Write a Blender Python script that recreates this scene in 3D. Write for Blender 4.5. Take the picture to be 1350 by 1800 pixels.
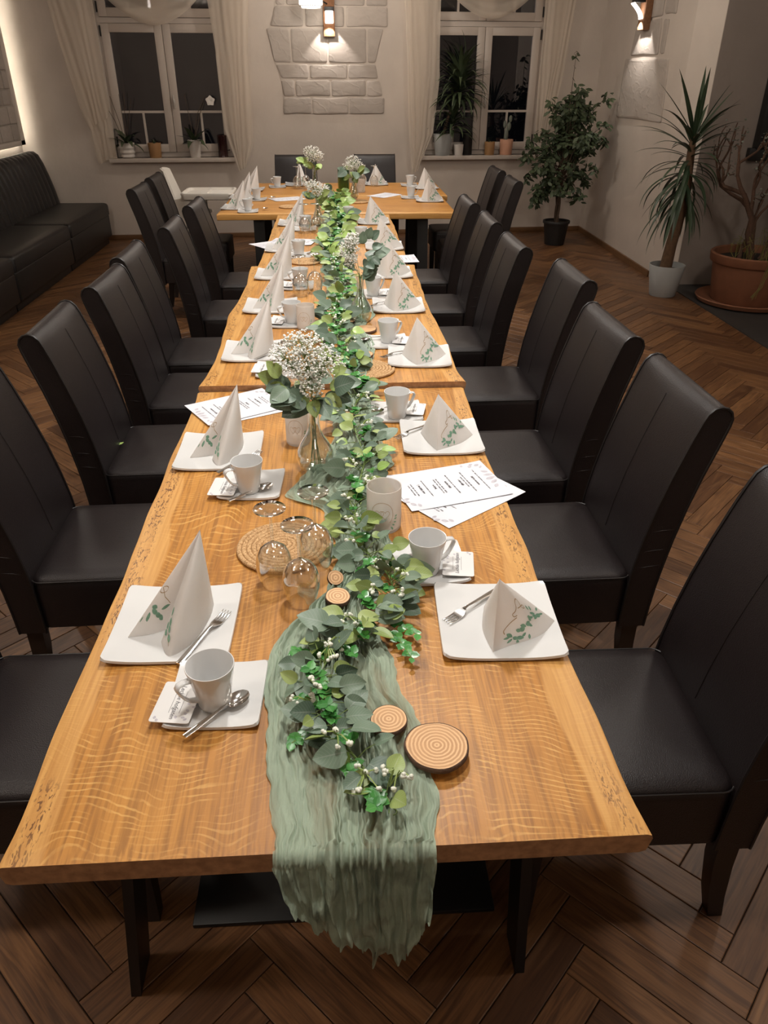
import bpy, bmesh, math, random
from mathutils import Vector, Matrix, noise
PI = math.pi
R = math.radians
rnd = random.Random(7)
scene = bpy.context.scene
for o in list(bpy.data.objects):
    bpy.data.objects.remove(o, do_unlink=True)
COL = scene.collection

# ---------------------------------------------------------------- camera
CAM_H, PITCH, YAW, ROLL = 1.75, R(30.4), R(3.5), R(0.17)
cam_fw = Vector((math.sin(YAW) * math.cos(PITCH), math.cos(YAW) * math.cos(PITCH), -math.sin(PITCH)))
_r = Vector((math.cos(YAW), -math.sin(YAW), 0.0))
_u = _r.cross(cam_fw)
cam_r = _r * math.cos(ROLL) + _u * math.sin(ROLL)
cam_u = _u * math.cos(ROLL) - _r * math.sin(ROLL)
cd = bpy.data.cameras.new('camera')
cd.sensor_fit = 'VERTICAL'
cd.sensor_height = 36.0
cd.lens = 1310.0 / 1800.0 * 36.0
cd.clip_start = 0.05
cam = bpy.data.objects.new('camera', cd)
COL.objects.link(cam)
m = Matrix((cam_r, cam_u, -cam_fw)).transposed().to_4x4()
m.translation = Vector((0, 0, CAM_H))
cam.matrix_world = m
scene.camera = cam

# ---------------------------------------------------------------- world, lights, exposure
w = bpy.data.worlds.new('night')
scene.world = w
w.use_nodes = True
w.node_tree.nodes['Background'].inputs[0].default_value = (0.010, 0.012, 0.018, 1)
w.node_tree.nodes['Background'].inputs[1].default_value = 1.0
scene.view_settings.view_transform = 'Standard'
scene.view_settings.look = 'None'
scene.view_settings.gamma = 1.0
scene.view_settings.use_curve_mapping = False
scene.view_settings.exposure = 0.0
WARM = (1.0, 0.84, 0.66)


def lamp(name, kind, loc, energy, color=WARM, size=0.05, target=None, angle=90, blend=0.6):
    l = bpy.data.lights.new(name, kind)
    l.energy = energy
    l.color = color
    if kind == 'SPOT':
        l.spot_size = R(angle)
        l.spot_blend = blend
    l.shadow_soft_size = size
    o = bpy.data.objects.new(name, l)
    COL.objects.link(o)
    o.location = loc
    if target:
        d = Vector(target) - Vector(loc)
        o.rotation_euler = d.to_track_quat('-Z', 'Y').to_euler()
    return o


# ceiling spots over the long table
for i, (x, y, e) in enumerate(((0.05, 1.0, 80), (0.12, 2.35, 152), (0.05, 4.0, 155), (0.0, 5.7, 145), (0.1, 7.6, 130))):
    lamp('ceiling_spot', 'SPOT', (x, y, 2.85), e, (1.0, 0.965, 0.915), 0.10, (x, y - 0.10, 0.75), 112, 0.9)
# added fill lights, no visible fixtures, brightening walls, floor and napkins
for (x, y, e) in ((-2.2, 4.5, 34), (2.4, 3.6, 44), (2.5, 1.0, 38), (-1.8, 0.9, 40), (0.2, 8.4, 42), (1.8, 6.8, 20), (0.3, -0.95, 9)):
    lamp('room_fill_light', 'POINT', (x, y, 2.75), e, (1.0, 0.90, 0.80), 0.15)

# ---------------------------------------------------------------- materials


def nd(nt, t, inp=None, **props):
    n = nt.nodes.new('ShaderNode' + t)
    for k, v in props.items():
        setattr(n, k, v)
    if inp:
        for k, v in inp.items():
            s = n.inputs[k]
            if isinstance(v, bpy.types.NodeSocket):
                nt.links.new(v, s)
            else:
                s.default_value = v
    return n


def c4(c):
    return (c[0], c[1], c[2], 1.0)


def new_mat(name):
    mt = bpy.data.materials.new(name)
    mt.use_nodes = True
    nt = mt.node_tree
    b = nt.nodes['Principled BSDF']
    return mt, nt, b


def pbr(name, color, rough=0.5, metal=0.0, noise_scale=None, noise_amt=0.25, bump=None, bump_scale=200, coat=0.0, spec=0.5, trans=0.0, sheen=0.0):
    mt, nt, b = new_mat(name)
    b.inputs['Base Color'].default_value = c4(color)
    b.inputs['Roughness'].default_value = rough
    b.inputs['Metallic'].default_value = metal
    b.inputs['Coat Weight'].default_value = coat
    b.inputs['Coat Roughness'].default_value = 0.05
    b.inputs['Specular IOR Level'].default_value = spec
    b.inputs['Sheen Weight'].default_value = sheen
    tc = nd(nt, 'TexCoord')
    if noise_scale:
        n = nd(nt, 'TexNoise', {'Vector': tc.outputs['Object'], 'Scale': noise_scale, 'Detail': 5.0})
        lo = tuple(x * (1 - noise_amt) for x in color)
        hi = tuple(min(1, x * (1 + noise_amt)) for x in color)
        mx = nd(nt, 'Mix', {'Factor': n.outputs['Fac'], 'A': c4(lo), 'B': c4(hi)}, data_type='RGBA')
        # colour sockets of Mix
        mx.inputs[6].default_value = c4(lo)
        mx.inputs[7].default_value = c4(hi)
        nt.links.new(mx.outputs[2], b.inputs['Base Color'])
    if bump:
        n2 = nd(nt, 'TexNoise', {'Vector': tc.outputs['Object'], 'Scale': bump_scale, 'Detail': 4.0})
        bp = nd(nt, 'Bump', {'Height': n2.outputs['Fac'], 'Strength': bump, 'Distance': 0.005})
        nt.links.new(bp.outputs['Normal'], b.inputs['Normal'])
    return mt


def mixc(nt, fac, a, bcol):
    mx = nd(nt, 'Mix', data_type='RGBA')
    for s, v in ((mx.inputs[0], fac), (mx.inputs[6], a), (mx.inputs[7], bcol)):
        if isinstance(v, bpy.types.NodeSocket):
            nt.links.new(v, s)
        elif isinstance(v, (int, float)):
            s.default_value = v
        else:
            s.default_value = c4(v)
    return mx.outputs[2]


def math_n(nt, op, a, b=None, c=None, clamp=False):
    n = nt.nodes.new('ShaderNodeMath')
    n.operation = op
    n.use_clamp = clamp
    for i, v in enumerate((a, b, c)):
        if v is None:
            continue
        if isinstance(v, bpy.types.NodeSocket):
            nt.links.new(v, n.inputs[i])
        else:
            n.inputs[i].default_value = v
    return n.outputs[0]


def mrange(nt, v, a, b, c=0.0, d=1.0):
    n = nd(nt, 'MapRange', {'Value': v, 'From Min': a, 'From Max': b, 'To Min': c, 'To Max': d})
    return n.outputs['Result']


def mapping(nt, vec, scale=(1, 1, 1), loc=(0, 0, 0)):
    n = nd(nt, 'Mapping', {'Vector': vec, 'Scale': scale, 'Location': loc})
    return n.outputs['Vector']


def oak_material():
    mt, nt, b = new_mat('oak_tabletop')
    tc = nd(nt, 'TexCoord')
    P = tc.outputs['Object']
    uv = nd(nt, 'UVMap', uv_map='edge')
    sx = nd(nt, 'SeparateXYZ', {'Vector': uv.outputs['UV']})
    dist = sx.outputs['X']
    wn = nd(nt, 'TexNoise', {'Vector': mapping(nt, P, (2.6, 2.0, 2.6)), 'Scale': 1.0, 'Detail': 2.0})
    wv3 = nd(nt, 'VectorMath', {0: wn.outputs['Color'], 1: (0.5, 0.5, 0.5)}, operation='SUBTRACT').outputs['Vector']
    wv3 = nd(nt, 'VectorMath', {0: wv3, 1: (0.30, 0.42, 0.0)}, operation='MULTIPLY').outputs['Vector']
    PW_ = nd(nt, 'VectorMath', {0: P, 1: wv3}, operation='ADD').outputs['Vector']
    big = nd(nt, 'TexNoise', {'Vector': mapping(nt, P, (5, 1.0, 5)), 'Scale': 1.0, 'Detail': 4.0, 'Distortion': 0.6}).outputs['Fac']
    grain = nd(nt, 'TexNoise', {'Vector': mapping(nt, P, (150, 5, 150)), 'Scale': 1.0, 'Detail': 5.0, 'Distortion': 0.3}).outputs['Fac']
    saw = nd(nt, 'TexNoise', {'Vector': mapping(nt, P, (30, 420, 30)), 'Scale': 1.0, 'Detail': 2.0}).outputs['Fac']
    wv = nd(nt, 'TexWave', {'Vector': mapping(nt, PW_, (0.55, 1, 1)), 'Scale': 24.0, 'Distortion': 6.0, 'Detail': 3.5, 'Detail Scale': 1.2},
            wave_type='BANDS', bands_direction='Y').outputs['Fac']
    msk = nd(nt, 'TexNoise', {'Vector': mapping(nt, P, (22, 16, 9)), 'Scale': 1.0, 'Detail': 4.0}).outputs['Fac']
    ray = math_n(nt, 'MULTIPLY', mrange(nt, wv, 0.80, 0.97), mrange(nt, msk, 0.40, 0.60))
    ray = math_n(nt, 'MULTIPLY', ray, mrange(nt, dist, 0.42, 0.22, 0.12, 1.0))
    col = mixc(nt, mrange(nt, big, 0.3, 0.7), (0.385, 0.160, 0.026), (0.545, 0.255, 0.055))
    col = mixc(nt, mrange(nt, grain, 0.42, 0.64, 0.0, 0.62), col, (0.205, 0.080, 0.018))
    col = mixc(nt, math_n(nt, 'MULTIPLY', ray, 0.60), col, (0.70, 0.41, 0.125))
    # dark heart streaks and knots
    kn = nd(nt, 'TexNoise', {'Vector': mapping(nt, P, (7, 1.6, 7), (3.3, 1.7, 0)), 'Scale': 1.0, 'Detail': 6.0, 'Roughness': 0.65}).outputs['Fac']
    col = mixc(nt, mrange(nt, kn, 0.635, 0.72, 0.0, 0.75), col, (0.10, 0.040, 0.014))
    # pale sapwood towards the live edge
    wob = nd(nt, 'TexNoise', {'Vector': mapping(nt, P, (1, 2.2, 1)), 'Scale': 1.0, 'Detail': 2.0}).outputs['Fac']
    lim = mrange(nt, wob, 0.3, 0.7, 0.035, 0.085)
    sap = math_n(nt, 'SUBTRACT', lim, dist)
    sapf = mrange(nt, sap, -0.003, 0.003)
    sapcol = mixc(nt, mrange(nt, grain, 0.4, 0.7), (0.60, 0.325, 0.10), (0.48, 0.23, 0.062))
    col = mixc(nt, math_n(nt, 'MULTIPLY', sapf, 0.85), col, sapcol)
    # worm-eaten dark flecks in the sapwood
    fl = nd(nt, 'TexNoise', {'Vector': mapping(nt, P, (150, 46, 150)), 'Scale': 1.0, 'Detail': 3.0, 'Distortion': 1.5}).outputs['Fac']
    fz = nd(nt, 'TexNoise', {'Vector': mapping(nt, P, (3, 3.0, 3)), 'Scale': 1.0, 'Detail': 2.0}).outputs['Fac']
    fm = math_n(nt, 'MULTIPLY', mrange(nt, fl, 0.555, 0.585), mrange(nt, fz, 0.42, 0.52))
    fm = math_n(nt, 'MULTIPLY', fm, mrange(nt, dist, 0.052, 0.04))
    fm = math_n(nt, 'MULTIPLY', fm, mrange(nt, dist, 0.010, 0.016))
    col = mixc(nt, math_n(nt, 'MULTIPLY', fm, 0.85), col, (0.10, 0.038, 0.018))
    en = nd(nt, 'SeparateXYZ', {'Vector': tc.outputs['Normal']})
    ef = mrange(nt, math_n(nt, 'ABSOLUTE', en.outputs['Y']), 0.6, 0.8)
    endc = mixc(nt, mrange(nt, nd(nt, 'TexNoise', {'Vector': mapping(nt, P, (60, 60, 60)), 'Scale': 1.0, 'Detail': 5.0}).outputs['Fac'], 0.35, 0.65), (0.27, 0.135, 0.065), (0.43, 0.23, 0.115))
    col = mixc(nt, ef, col, endc)
    nt.links.new(col, b.inputs['Base Color'])
    b.inputs['Roughness'].default_value = 0.42
    h = math_n(nt, 'ADD', math_n(nt, 'MULTIPLY', saw, 0.5), math_n(nt, 'MULTIPLY', grain, 0.5))
    h = math_n(nt, 'ADD', h, math_n(nt, 'MULTIPLY', ray, 0.4))
    bp = nd(nt, 'Bump', {'Height': h, 'Strength': 0.10, 'Distance': 0.004})
    nt.links.new(bp.outputs['Normal'], b.inputs['Normal'])
    return mt


def plank_material(name, island):
    mt, nt, b = new_mat(name)
    uv = nd(nt, 'UVMap', uv_map='plank')
    if island:
        rv = nd(nt, 'NewGeometry').outputs['Random Per Island']
    else:
        rv = nd(nt, 'ObjectInfo').outputs['Random']
    off = nd(nt, 'CombineXYZ', {'X': math_n(nt, 'MULTIPLY', rv, 71.0), 'Y': math_n(nt, 'MULTIPLY', rv, 13.0), 'Z': math_n(nt, 'MULTIPLY', rv, 31.0)})
    P = nd(nt, 'VectorMath', {0: uv.outputs['UV'], 1: off.outputs['Vector']}, operation='ADD').outputs['Vector']
    g = nd(nt, 'TexNoise', {'Vector': mapping(nt, P, (6, 95, 1)), 'Scale': 1.0, 'Detail': 7.0, 'Distortion': 1.0}).outputs['Fac']
    wv = nd(nt, 'TexNoise', {'Vector': mapping(nt, P, (2.2, 18, 1)), 'Scale': 1.0, 'Detail': 3.0, 'Distortion': 1.8}).outputs['Fac']
    kn = nd(nt, 'TexNoise', {'Vector': mapping(nt, P, (9, 16, 1)), 'Scale': 1.0, 'Detail': 3.0}).outputs['Fac']
    col = mixc(nt, rv, (0.092, 0.038, 0.014), (0.225, 0.105, 0.040))
    col = mixc(nt, mrange(nt, g, 0.38, 0.66, 0.0, 0.75), col, (0.050, 0.019, 0.008))
    col = mixc(nt, mrange(nt, wv, 0.5, 0.7, 0.0, 0.35), col, (0.26, 0.135, 0.062))
    col = mixc(nt, mrange(nt, kn, 0.72, 0.78, 0.0, 0.8), col, (0.020, 0.009, 0.006))
    nt.links.new(col, b.inputs['Base Color'])
    b.inputs['Roughness'].default_value = 0.42
    bp = nd(nt, 'Bump', {'Height': g, 'Strength': 0.10, 'Distance': 0.003})
    nt.links.new(bp.outputs['Normal'], b.inputs['Normal'])
    return mt


def leather_material():
    mt, nt, b = new_mat('dark_brown_leather')
    tc = nd(nt, 'TexCoord')
    v = nd(nt, 'TexVoronoi', {'Vector': tc.outputs['Object'], 'Scale': 430.0}, feature='F1')
    n = nd(nt, 'TexNoise', {'Vector': tc.outputs['Object'], 'Scale': 9.0, 'Detail': 3.0})
    h = math_n(nt, 'ADD', v.outputs['Distance'], math_n(nt, 'MULTIPLY', n.outputs['Fac'], 0.3))
    bp = nd(nt, 'Bump', {'Height': h, 'Strength': 0.30, 'Distance': 0.002})
    nt.links.new(bp.outputs['Normal'], b.inputs['Normal'])
    col = mixc(nt, n.outputs['Fac'], (0.0085, 0.0056, 0.0058), (0.0135, 0.0090, 0.0092))
    nt.links.new(col, b.inputs['Base Color'])
    b.inputs['Roughness'].default_value = 0.40
    b.inputs['Specular IOR Level'].default_value = 0.45
    return mt


def thin_glass(name, tint=(0.96, 0.98, 0.97), rough=0.0, ior=1.5, boost=1.0):
    mt = bpy.data.materials.new(name)
    mt.use_nodes = True
    nt = mt.node_tree
    nt.nodes.remove(nt.nodes['Principled BSDF'])
    out = nt.nodes['Material Output']
    tr = nd(nt, 'BsdfTransparent', {'Color': c4(tint)})
    gl = nd(nt, 'BsdfGlossy', {'Color': (1, 1, 1, 1), 'Roughness': rough})
    lw = nd(nt, 'LayerWeight', {'Blend': 0.5})
    f5 = math_n(nt, 'POWER', lw.outputs['Facing'], 3.2)
    r0 = ((ior - 1) / (ior + 1)) ** 2
    fac = math_n(nt, 'MULTIPLY', math_n(nt, 'MULTIPLY_ADD', f5, 1 - r0, r0), boost, clamp=True)
    mx = nd(nt, 'MixShader', {0: fac, 1: tr.outputs[0], 2: gl.outputs[0]})
    nt.links.new(mx.outputs[0], out.inputs['Surface'])
    return mt


def voile(name, color, clear, trans=0.4, bsc=(60, 60, 60), bstr=0.25, patchy=None):
    """thin cloth: diffuse + translucent, with gaps between threads"""
    mt = bpy.data.materials.new(name)
    mt.use_nodes = True
    nt = mt.node_tree
    nt.nodes.remove(nt.nodes['Principled BSDF'])
    out = nt.nodes['Material Output']
    tc = nd(nt, 'TexCoord')
    n = nd(nt, 'TexNoise', {'Vector': mapping(nt, tc.outputs['Object'], bsc), 'Scale': 1.0, 'Detail': 6.0, 'Distortion': 0.6})
    bp = nd(nt, 'Bump', {'Height': n.outputs['Fac'], 'Strength': bstr, 'Distance': 0.004})
    df = nd(nt, 'BsdfDiffuse', {'Color': c4(color), 'Normal': bp.outputs['Normal']})
    tl = nd(nt, 'BsdfTranslucent', {'Color': c4(color), 'Normal': bp.outputs['Normal']})
    m1 = nd(nt, 'MixShader', {0: trans, 1: df.outputs[0], 2: tl.outputs[0]})
    tp = nd(nt, 'BsdfTransparent', {'Color': (1, 1, 1, 1)})
    if patchy:
        pn_ = nd(nt, 'TexNoise', {'Vector': mapping(nt, tc.outputs['Object'], (24, 5, 24)), 'Scale': 1.0, 'Detail': 3.0}).outputs['Fac']
        clear = mrange(nt, pn_, 0.48, 0.66, clear, patchy)
    m2 = nd(nt, 'MixShader', {0: clear, 1: m1.outputs[0], 2: tp.outputs[0]})
    nt.links.new(m2.outputs[0], out.inputs['Surface'])
    return mt


def emit(name, color, strength):
    mt = bpy.data.materials.new(name)
    mt.use_nodes = True
    nt = mt.node_tree
    nt.nodes.remove(nt.nodes['Principled BSDF'])
    e = nd(nt, 'Emission', {'Color': c4(color), 'Strength': strength})
    nt.links.new(e.outputs[0], nt.nodes['Material Output'].inputs['Surface'])
    return mt


def leaf_material(name, c1, c2, rough=0.45, back=None):
    """leaf with pale midrib and veins; UV: x along, y across (-1..1)"""
    mt, nt, b = new_mat(name)
    uv = nd(nt, 'UVMap', uv_map='leaf')
    s = nd(nt, 'SeparateXYZ', {'Vector': uv.outputs['UV']})
    ay = math_n(nt, 'ABSOLUTE', s.outputs['Y'])
    rib = mrange(nt, ay, 0.07, 0.0, 0.0, 0.7)
    vv = math_n(nt, 'SINE', math_n(nt, 'MULTIPLY', math_n(nt, 'SUBTRACT', s.outputs['X'], math_n(nt, 'MULTIPLY', ay, 0.28)), 58.0))
    vein = mrange(nt, vv, 0.82, 1.0, 0.0, 0.35)
    rv = nd(nt, 'ObjectInfo').outputs['Random']
    gi = nd(nt, 'NewGeometry').outputs['Random Per Island']
    f = math_n(nt, 'FRACT', math_n(nt, 'ADD', rv, gi))
    base = mixc(nt, f, c1, c2)
    pale = tuple(min(1, 0.55 * x + 0.18) for x in c2)
    col = mixc(nt, math_n(nt, 'MAXIMUM', rib, vein), base, pale)
    nt.links.new(col, b.inputs['Base Color'])
    b.inputs['Roughness'].default_value = rough
    return mt


def ring_material():
    mt, nt, b = new_mat('cut_wood_rings')
    tc = nd(nt, 'TexCoord')
    wv = nd(nt, 'TexWave', {'Vector': tc.outputs['Object'], 'Scale': 48.0, 'Distortion': 1.4, 'Detail': 3.0, 'Detail Scale': 2.0}, wave_type='RINGS', rings_direction='Z').outputs['Fac']
    n = nd(nt, 'TexNoise', {'Vector': tc.outputs['Object'], 'Scale': 40.0, 'Detail': 4.0}).outputs['Fac']
    col = mixc(nt, mrange(nt, wv, 0.25, 0.9), (0.46, 0.25, 0.115), (0.70, 0.45, 0.24))
    col = mixc(nt, mrange(nt, n, 0.45, 0.7, 0, 0.3), col, (0.60, 0.34, 0.16))
    nt.links.new(col, b.inputs['Base Color'])
    b.inputs['Roughness'].default_value = 0.65
    return mt


def plaster(name, color, amt=0.12):
    mt, nt, b = new_mat(name)
    tc = nd(nt, 'TexCoord')
    n = nd(nt, 'TexNoise', {'Vector': tc.outputs['Object'], 'Scale': 2.2, 'Detail': 6.0}).outputs['Fac']
    n2 = nd(nt, 'TexNoise', {'Vector': tc.outputs['Object'], 'Scale': 16.0, 'Detail': 5.0}).outputs['Fac']
    col = mixc(nt, mrange(nt, n, 0.3, 0.7), tuple(c * (1 - amt) for c in color), color)
    nt.links.new(col, b.inputs['Base Color'])
    b.inputs['Roughness'].default_value = 0.85
    bp = nd(nt, 'Bump', {'Height': n2, 'Strength': 0.12, 'Distance': 0.02})
    nt.links.new(bp.outputs['Normal'], b.inputs['Normal'])
    return mt


def stone_material(name, c1, c2):
    mt, nt, b = new_mat(name)
    tc = nd(nt, 'TexCoord')
    rv = nd(nt, 'ObjectInfo').outputs['Random']
    off = nd(nt, 'CombineXYZ', {'X': math_n(nt, 'MULTIPLY', rv, 23.0), 'Y': 0.0, 'Z': math_n(nt, 'MULTIPLY', rv, 41.0)})
    P = nd(nt, 'VectorMath', {0: tc.outputs['Object'], 1: off.outputs['Vector']}, operation='ADD').outputs['Vector']
    n = nd(nt, 'TexNoise', {'Vector': mapping(nt, P, (1, 1, 2.2)), 'Scale': 7.0, 'Detail': 8.0, 'Distortion': 1.2}).outputs['Fac']
    cr = nd(nt, 'TexWave', {'Vector': mapping(nt, P, (1, 1, 1.4)), 'Scale': 2.5, 'Distortion': 9.0, 'Detail': 4.0, 'Detail Scale': 1.2}, bands_direction='DIAGONAL').outputs['Fac']
    col = mixc(nt, n, c1, c2)
    col = mixc(nt, math_n(nt, 'MULTIPLY', rv, 0.45), col, tuple(0.7 * c for c in c1))
    nt.links.new(col, b.inputs['Base Color'])
    b.inputs['Roughness'].default_value = 0.8
    h = math_n(nt, 'ADD', n, math_n(nt, 'MULTIPLY', mrange(nt, cr, 0.9, 1.0), 0.5))
    bp = nd(nt, 'Bump', {'Height': h, 'Strength': 0.20, 'Distance': 0.02})
    nt.links.new(bp.outputs['Normal'], b.inputs['Normal'])
    b.inputs['Specular IOR Level'].default_value = 0.15
    return mt


def jute_material():
    mt, nt, b = new_mat('jute_rope')
    tc = nd(nt, 'TexCoord')
    n = nd(nt, 'TexNoise', {'Vector': mapping(nt, tc.outputs['Object'], (1, 1, 1)), 'Scale': 240.0, 'Detail': 3.0, 'Distortion': 0.8}).outputs['Fac']
    col = mixc(nt, mrange(nt, n, 0.35, 0.65), (0.30, 0.155, 0.055), (0.62, 0.40, 0.20))
    nt.links.new(col, b.inputs['Base Color'])
    b.inputs['Roughness'].default_value = 0.8
    bp = nd(nt, 'Bump', {'Height': n, 'Strength': 0.6, 'Distance': 0.002})
    nt.links.new(bp.outputs['Normal'], b.inputs['Normal'])
    return mt


M = {}
M['oak'] = oak_material()
M['plank'] = plank_material('oak_floor_plank', False)
M['plank_far'] = plank_material('oak_floor_far', True)
M['subfloor'] = pbr('dark_joint', (0.012, 0.007, 0.004), 0.9)
M['leather'] = leather_material()
M['leather_pipe'] = pbr('leather_piping', (0.009, 0.0065, 0.006), 0.45)
M['bench'] = pbr('black_bench_leather', (0.010, 0.009, 0.009), 0.42, bump=0.15, bump_scale=160)
M['leg'] = pbr('dark_stained_leg', (0.010, 0.006, 0.005), 0.4, noise_scale=30)
M['steel_black'] = pbr('black_steel', (0.006, 0.006, 0.006), 0.45)
M['plaster'] = plaster('cream_plaster', (0.62, 0.555, 0.495))
M['plaster_dark'] = plaster('grey_plaster', (0.31, 0.265, 0.235))
M['ceiling'] = plaster('ceiling_white', (0.62, 0.57, 0.50))
M['stone'] = stone_material('sandstone_block', (0.42, 0.375, 0.335), (0.54, 0.485, 0.44))
M['mortar'] = plaster('mortar_joint', (0.58, 0.52, 0.46))
M['window_white'] = pbr('window_paint', (0.52, 0.46, 0.41), 0.4)
M['pane'] = thin_glass('window_pane', (0.55, 0.55, 0.6), 0.0, 1.5, 2.2)
M['rubber'] = pbr('dark_gap', (0.01, 0.009, 0.008), 0.7)
M['porcelain'] = pbr('white_porcelain', (0.635, 0.635, 0.63), 0.14, coat=0.4)
M['steel'] = pbr('polished_steel', (0.62, 0.60, 0.58), 0.16, metal=1.0)
M['glass'] = thin_glass('clear_glass', (0.985, 0.99, 0.988), 0.0, 1.65, 2.1)
M['glass_vase'] = thin_glass('vase_glass', (0.93, 0.96, 0.945), 0.0, 1.65, 2.2)
M['glass_green'] = thin_glass('green_glass', (0.36, 0.60, 0.38), 0.02, 1.5, 1.2)
M['paper'] = pbr('menu_paper', (0.63, 0.63, 0.67), 0.7)
M['card'] = pbr('name_card', (0.66, 0.65, 0.64), 0.55)
M['ink'] = pbr('grey_ink', (0.06, 0.055, 0.065), 0.7)
M['ink_soft'] = pbr('watercolour_grey', (0.45, 0.43, 0.47), 0.7, noise_scale=90, noise_amt=0.4)
M['ink_green'] = pbr('printed_green', (0.20, 0.38, 0.27), 0.7, noise_scale=160, noise_amt=0.45)
M['ink_gold'] = pbr('printed_gold', (0.40, 0.27, 0.13), 0.5)
M['napkin'] = voile('white_paper_napkin', (0.90, 0.875, 0.85), 0.0, 0.46, (330, 330, 330), 0.12)
M['runner'] = voile('sage_gauze', (0.36, 0.435, 0.335), 0.06, 0.12, (190, 26, 60), 0.8, 0.40)
M['voile'] = voile('curtain_voile', (0.82, 0.74, 0.64), 0.34, 0.40)
M['euc'] = leaf_material('eucalyptus_leaf', (0.075, 0.125, 0.085), (0.15, 0.215, 0.145))
M['olive'] = leaf_material('olive_green_leaf', (0.17, 0.24, 0.055), (0.32, 0.40, 0.13))
M['box'] = leaf_material('boxwood_leaf', (0.022, 0.16, 0.022), (0.065, 0.27, 0.045), 0.3)
M['lime'] = leaf_material('lime_leaf', (0.20, 0.34, 0.06), (0.38, 0.52, 0.15), 0.4)
M['dark_leaf'] = leaf_material('houseplant_leaf', (0.026, 0.046, 0.018), (0.058, 0.088, 0.034), 0.55)
M['yucca'] = leaf_material('yucca_leaf', (0.018, 0.042, 0.018), (0.035, 0.068, 0.028), 0.4)
M['stem'] = pbr('green_stem', (0.15, 0.22, 0.06), 0.55)
M['twig'] = pbr('brown_twig', (0.085, 0.055, 0.035), 0.8, noise_scale=60)
M['bark'] = pbr('bark', (0.10, 0.055, 0.035), 0.9, noise_scale=60, noise_amt=0.5, bump=0.8, bump_scale=120)
M['berry'] = pbr('white_berry', (0.74, 0.76, 0.66), 0.5)
M['gyps'] = pbr('white_gypsophila', (0.84, 0.83, 0.78), 0.7)
M['ring'] = ring_material()
M['jute'] = jute_material()
M['frost'] = voile('frosted_glass', (0.80, 0.76, 0.72), 0.28, 0.55)
M['wax'] = pbr('candle_wax', (0.74, 0.66, 0.55), 0.5)
M['soil'] = pbr('potting_soil', (0.025, 0.018, 0.012), 0.95, noise_scale=70)
M['pot_black'] = pbr('black_plastic_pot', (0.010, 0.009, 0.009), 0.5)
M['pot_grey'] = pbr('pale_grey_pot', (0.40, 0.42, 0.42), 0.6)
M['pot_white'] = pbr('white_ceramic_pot', (0.66, 0.62, 0.58), 0.35)
M['pot_tan'] = pbr('tan_pot', (0.35, 0.19, 0.08), 0.6)
M['pot_pink'] = pbr('salmon_pot', (0.62, 0.33, 0.22), 0.6)
M['terracotta'] = pbr('terracotta', (0.22, 0.088, 0.043), 0.75, noise_scale=14, noise_amt=0.2)
M['glass_dark'] = pbr('dark_red_glass', (0.030, 0.008, 0.008), 0.12)
M['trunk_yucca'] = pbr('yucca_trunk', (0.13, 0.075, 0.04), 0.9, noise_scale=40, noise_amt=0.4, bump=0.6, bump_scale=60)
M['skirting'] = pbr('oak_skirting', (0.17, 0.085, 0.035), 0.5, noise_scale=30)
M['lamp_wood'] = pbr('old_beam_wood', (0.22, 0.10, 0.045), 0.8, noise_scale=50, noise_amt=0.5)
M['white_plastic'] = pbr('white_plastic', (0.70, 0.66, 0.60), 0.4)
M['metal_grey'] = pbr('painted_grey_metal', (0.50, 0.48, 0.45), 0.35, metal=0.6)
M['slate'] = pbr('slate_floor', (0.030, 0.027, 0.025), 0.6, noise_scale=8, noise_amt=0.3)
M['flower_white'] = pbr('orchid_petal', (0.75, 0.72, 0.68), 0.6)
M['socket'] = pbr('socket_white', (0.60, 0.55, 0.49), 0.4)
M['weed'] = pbr('yellow_green_shoot', (0.16, 0.15, 0.035), 0.7)
M['brown_leaf'] = pbr('dry_twig', (0.10, 0.075, 0.03), 0.8)

# ---------------------------------------------------------------- geometry helpers


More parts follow.
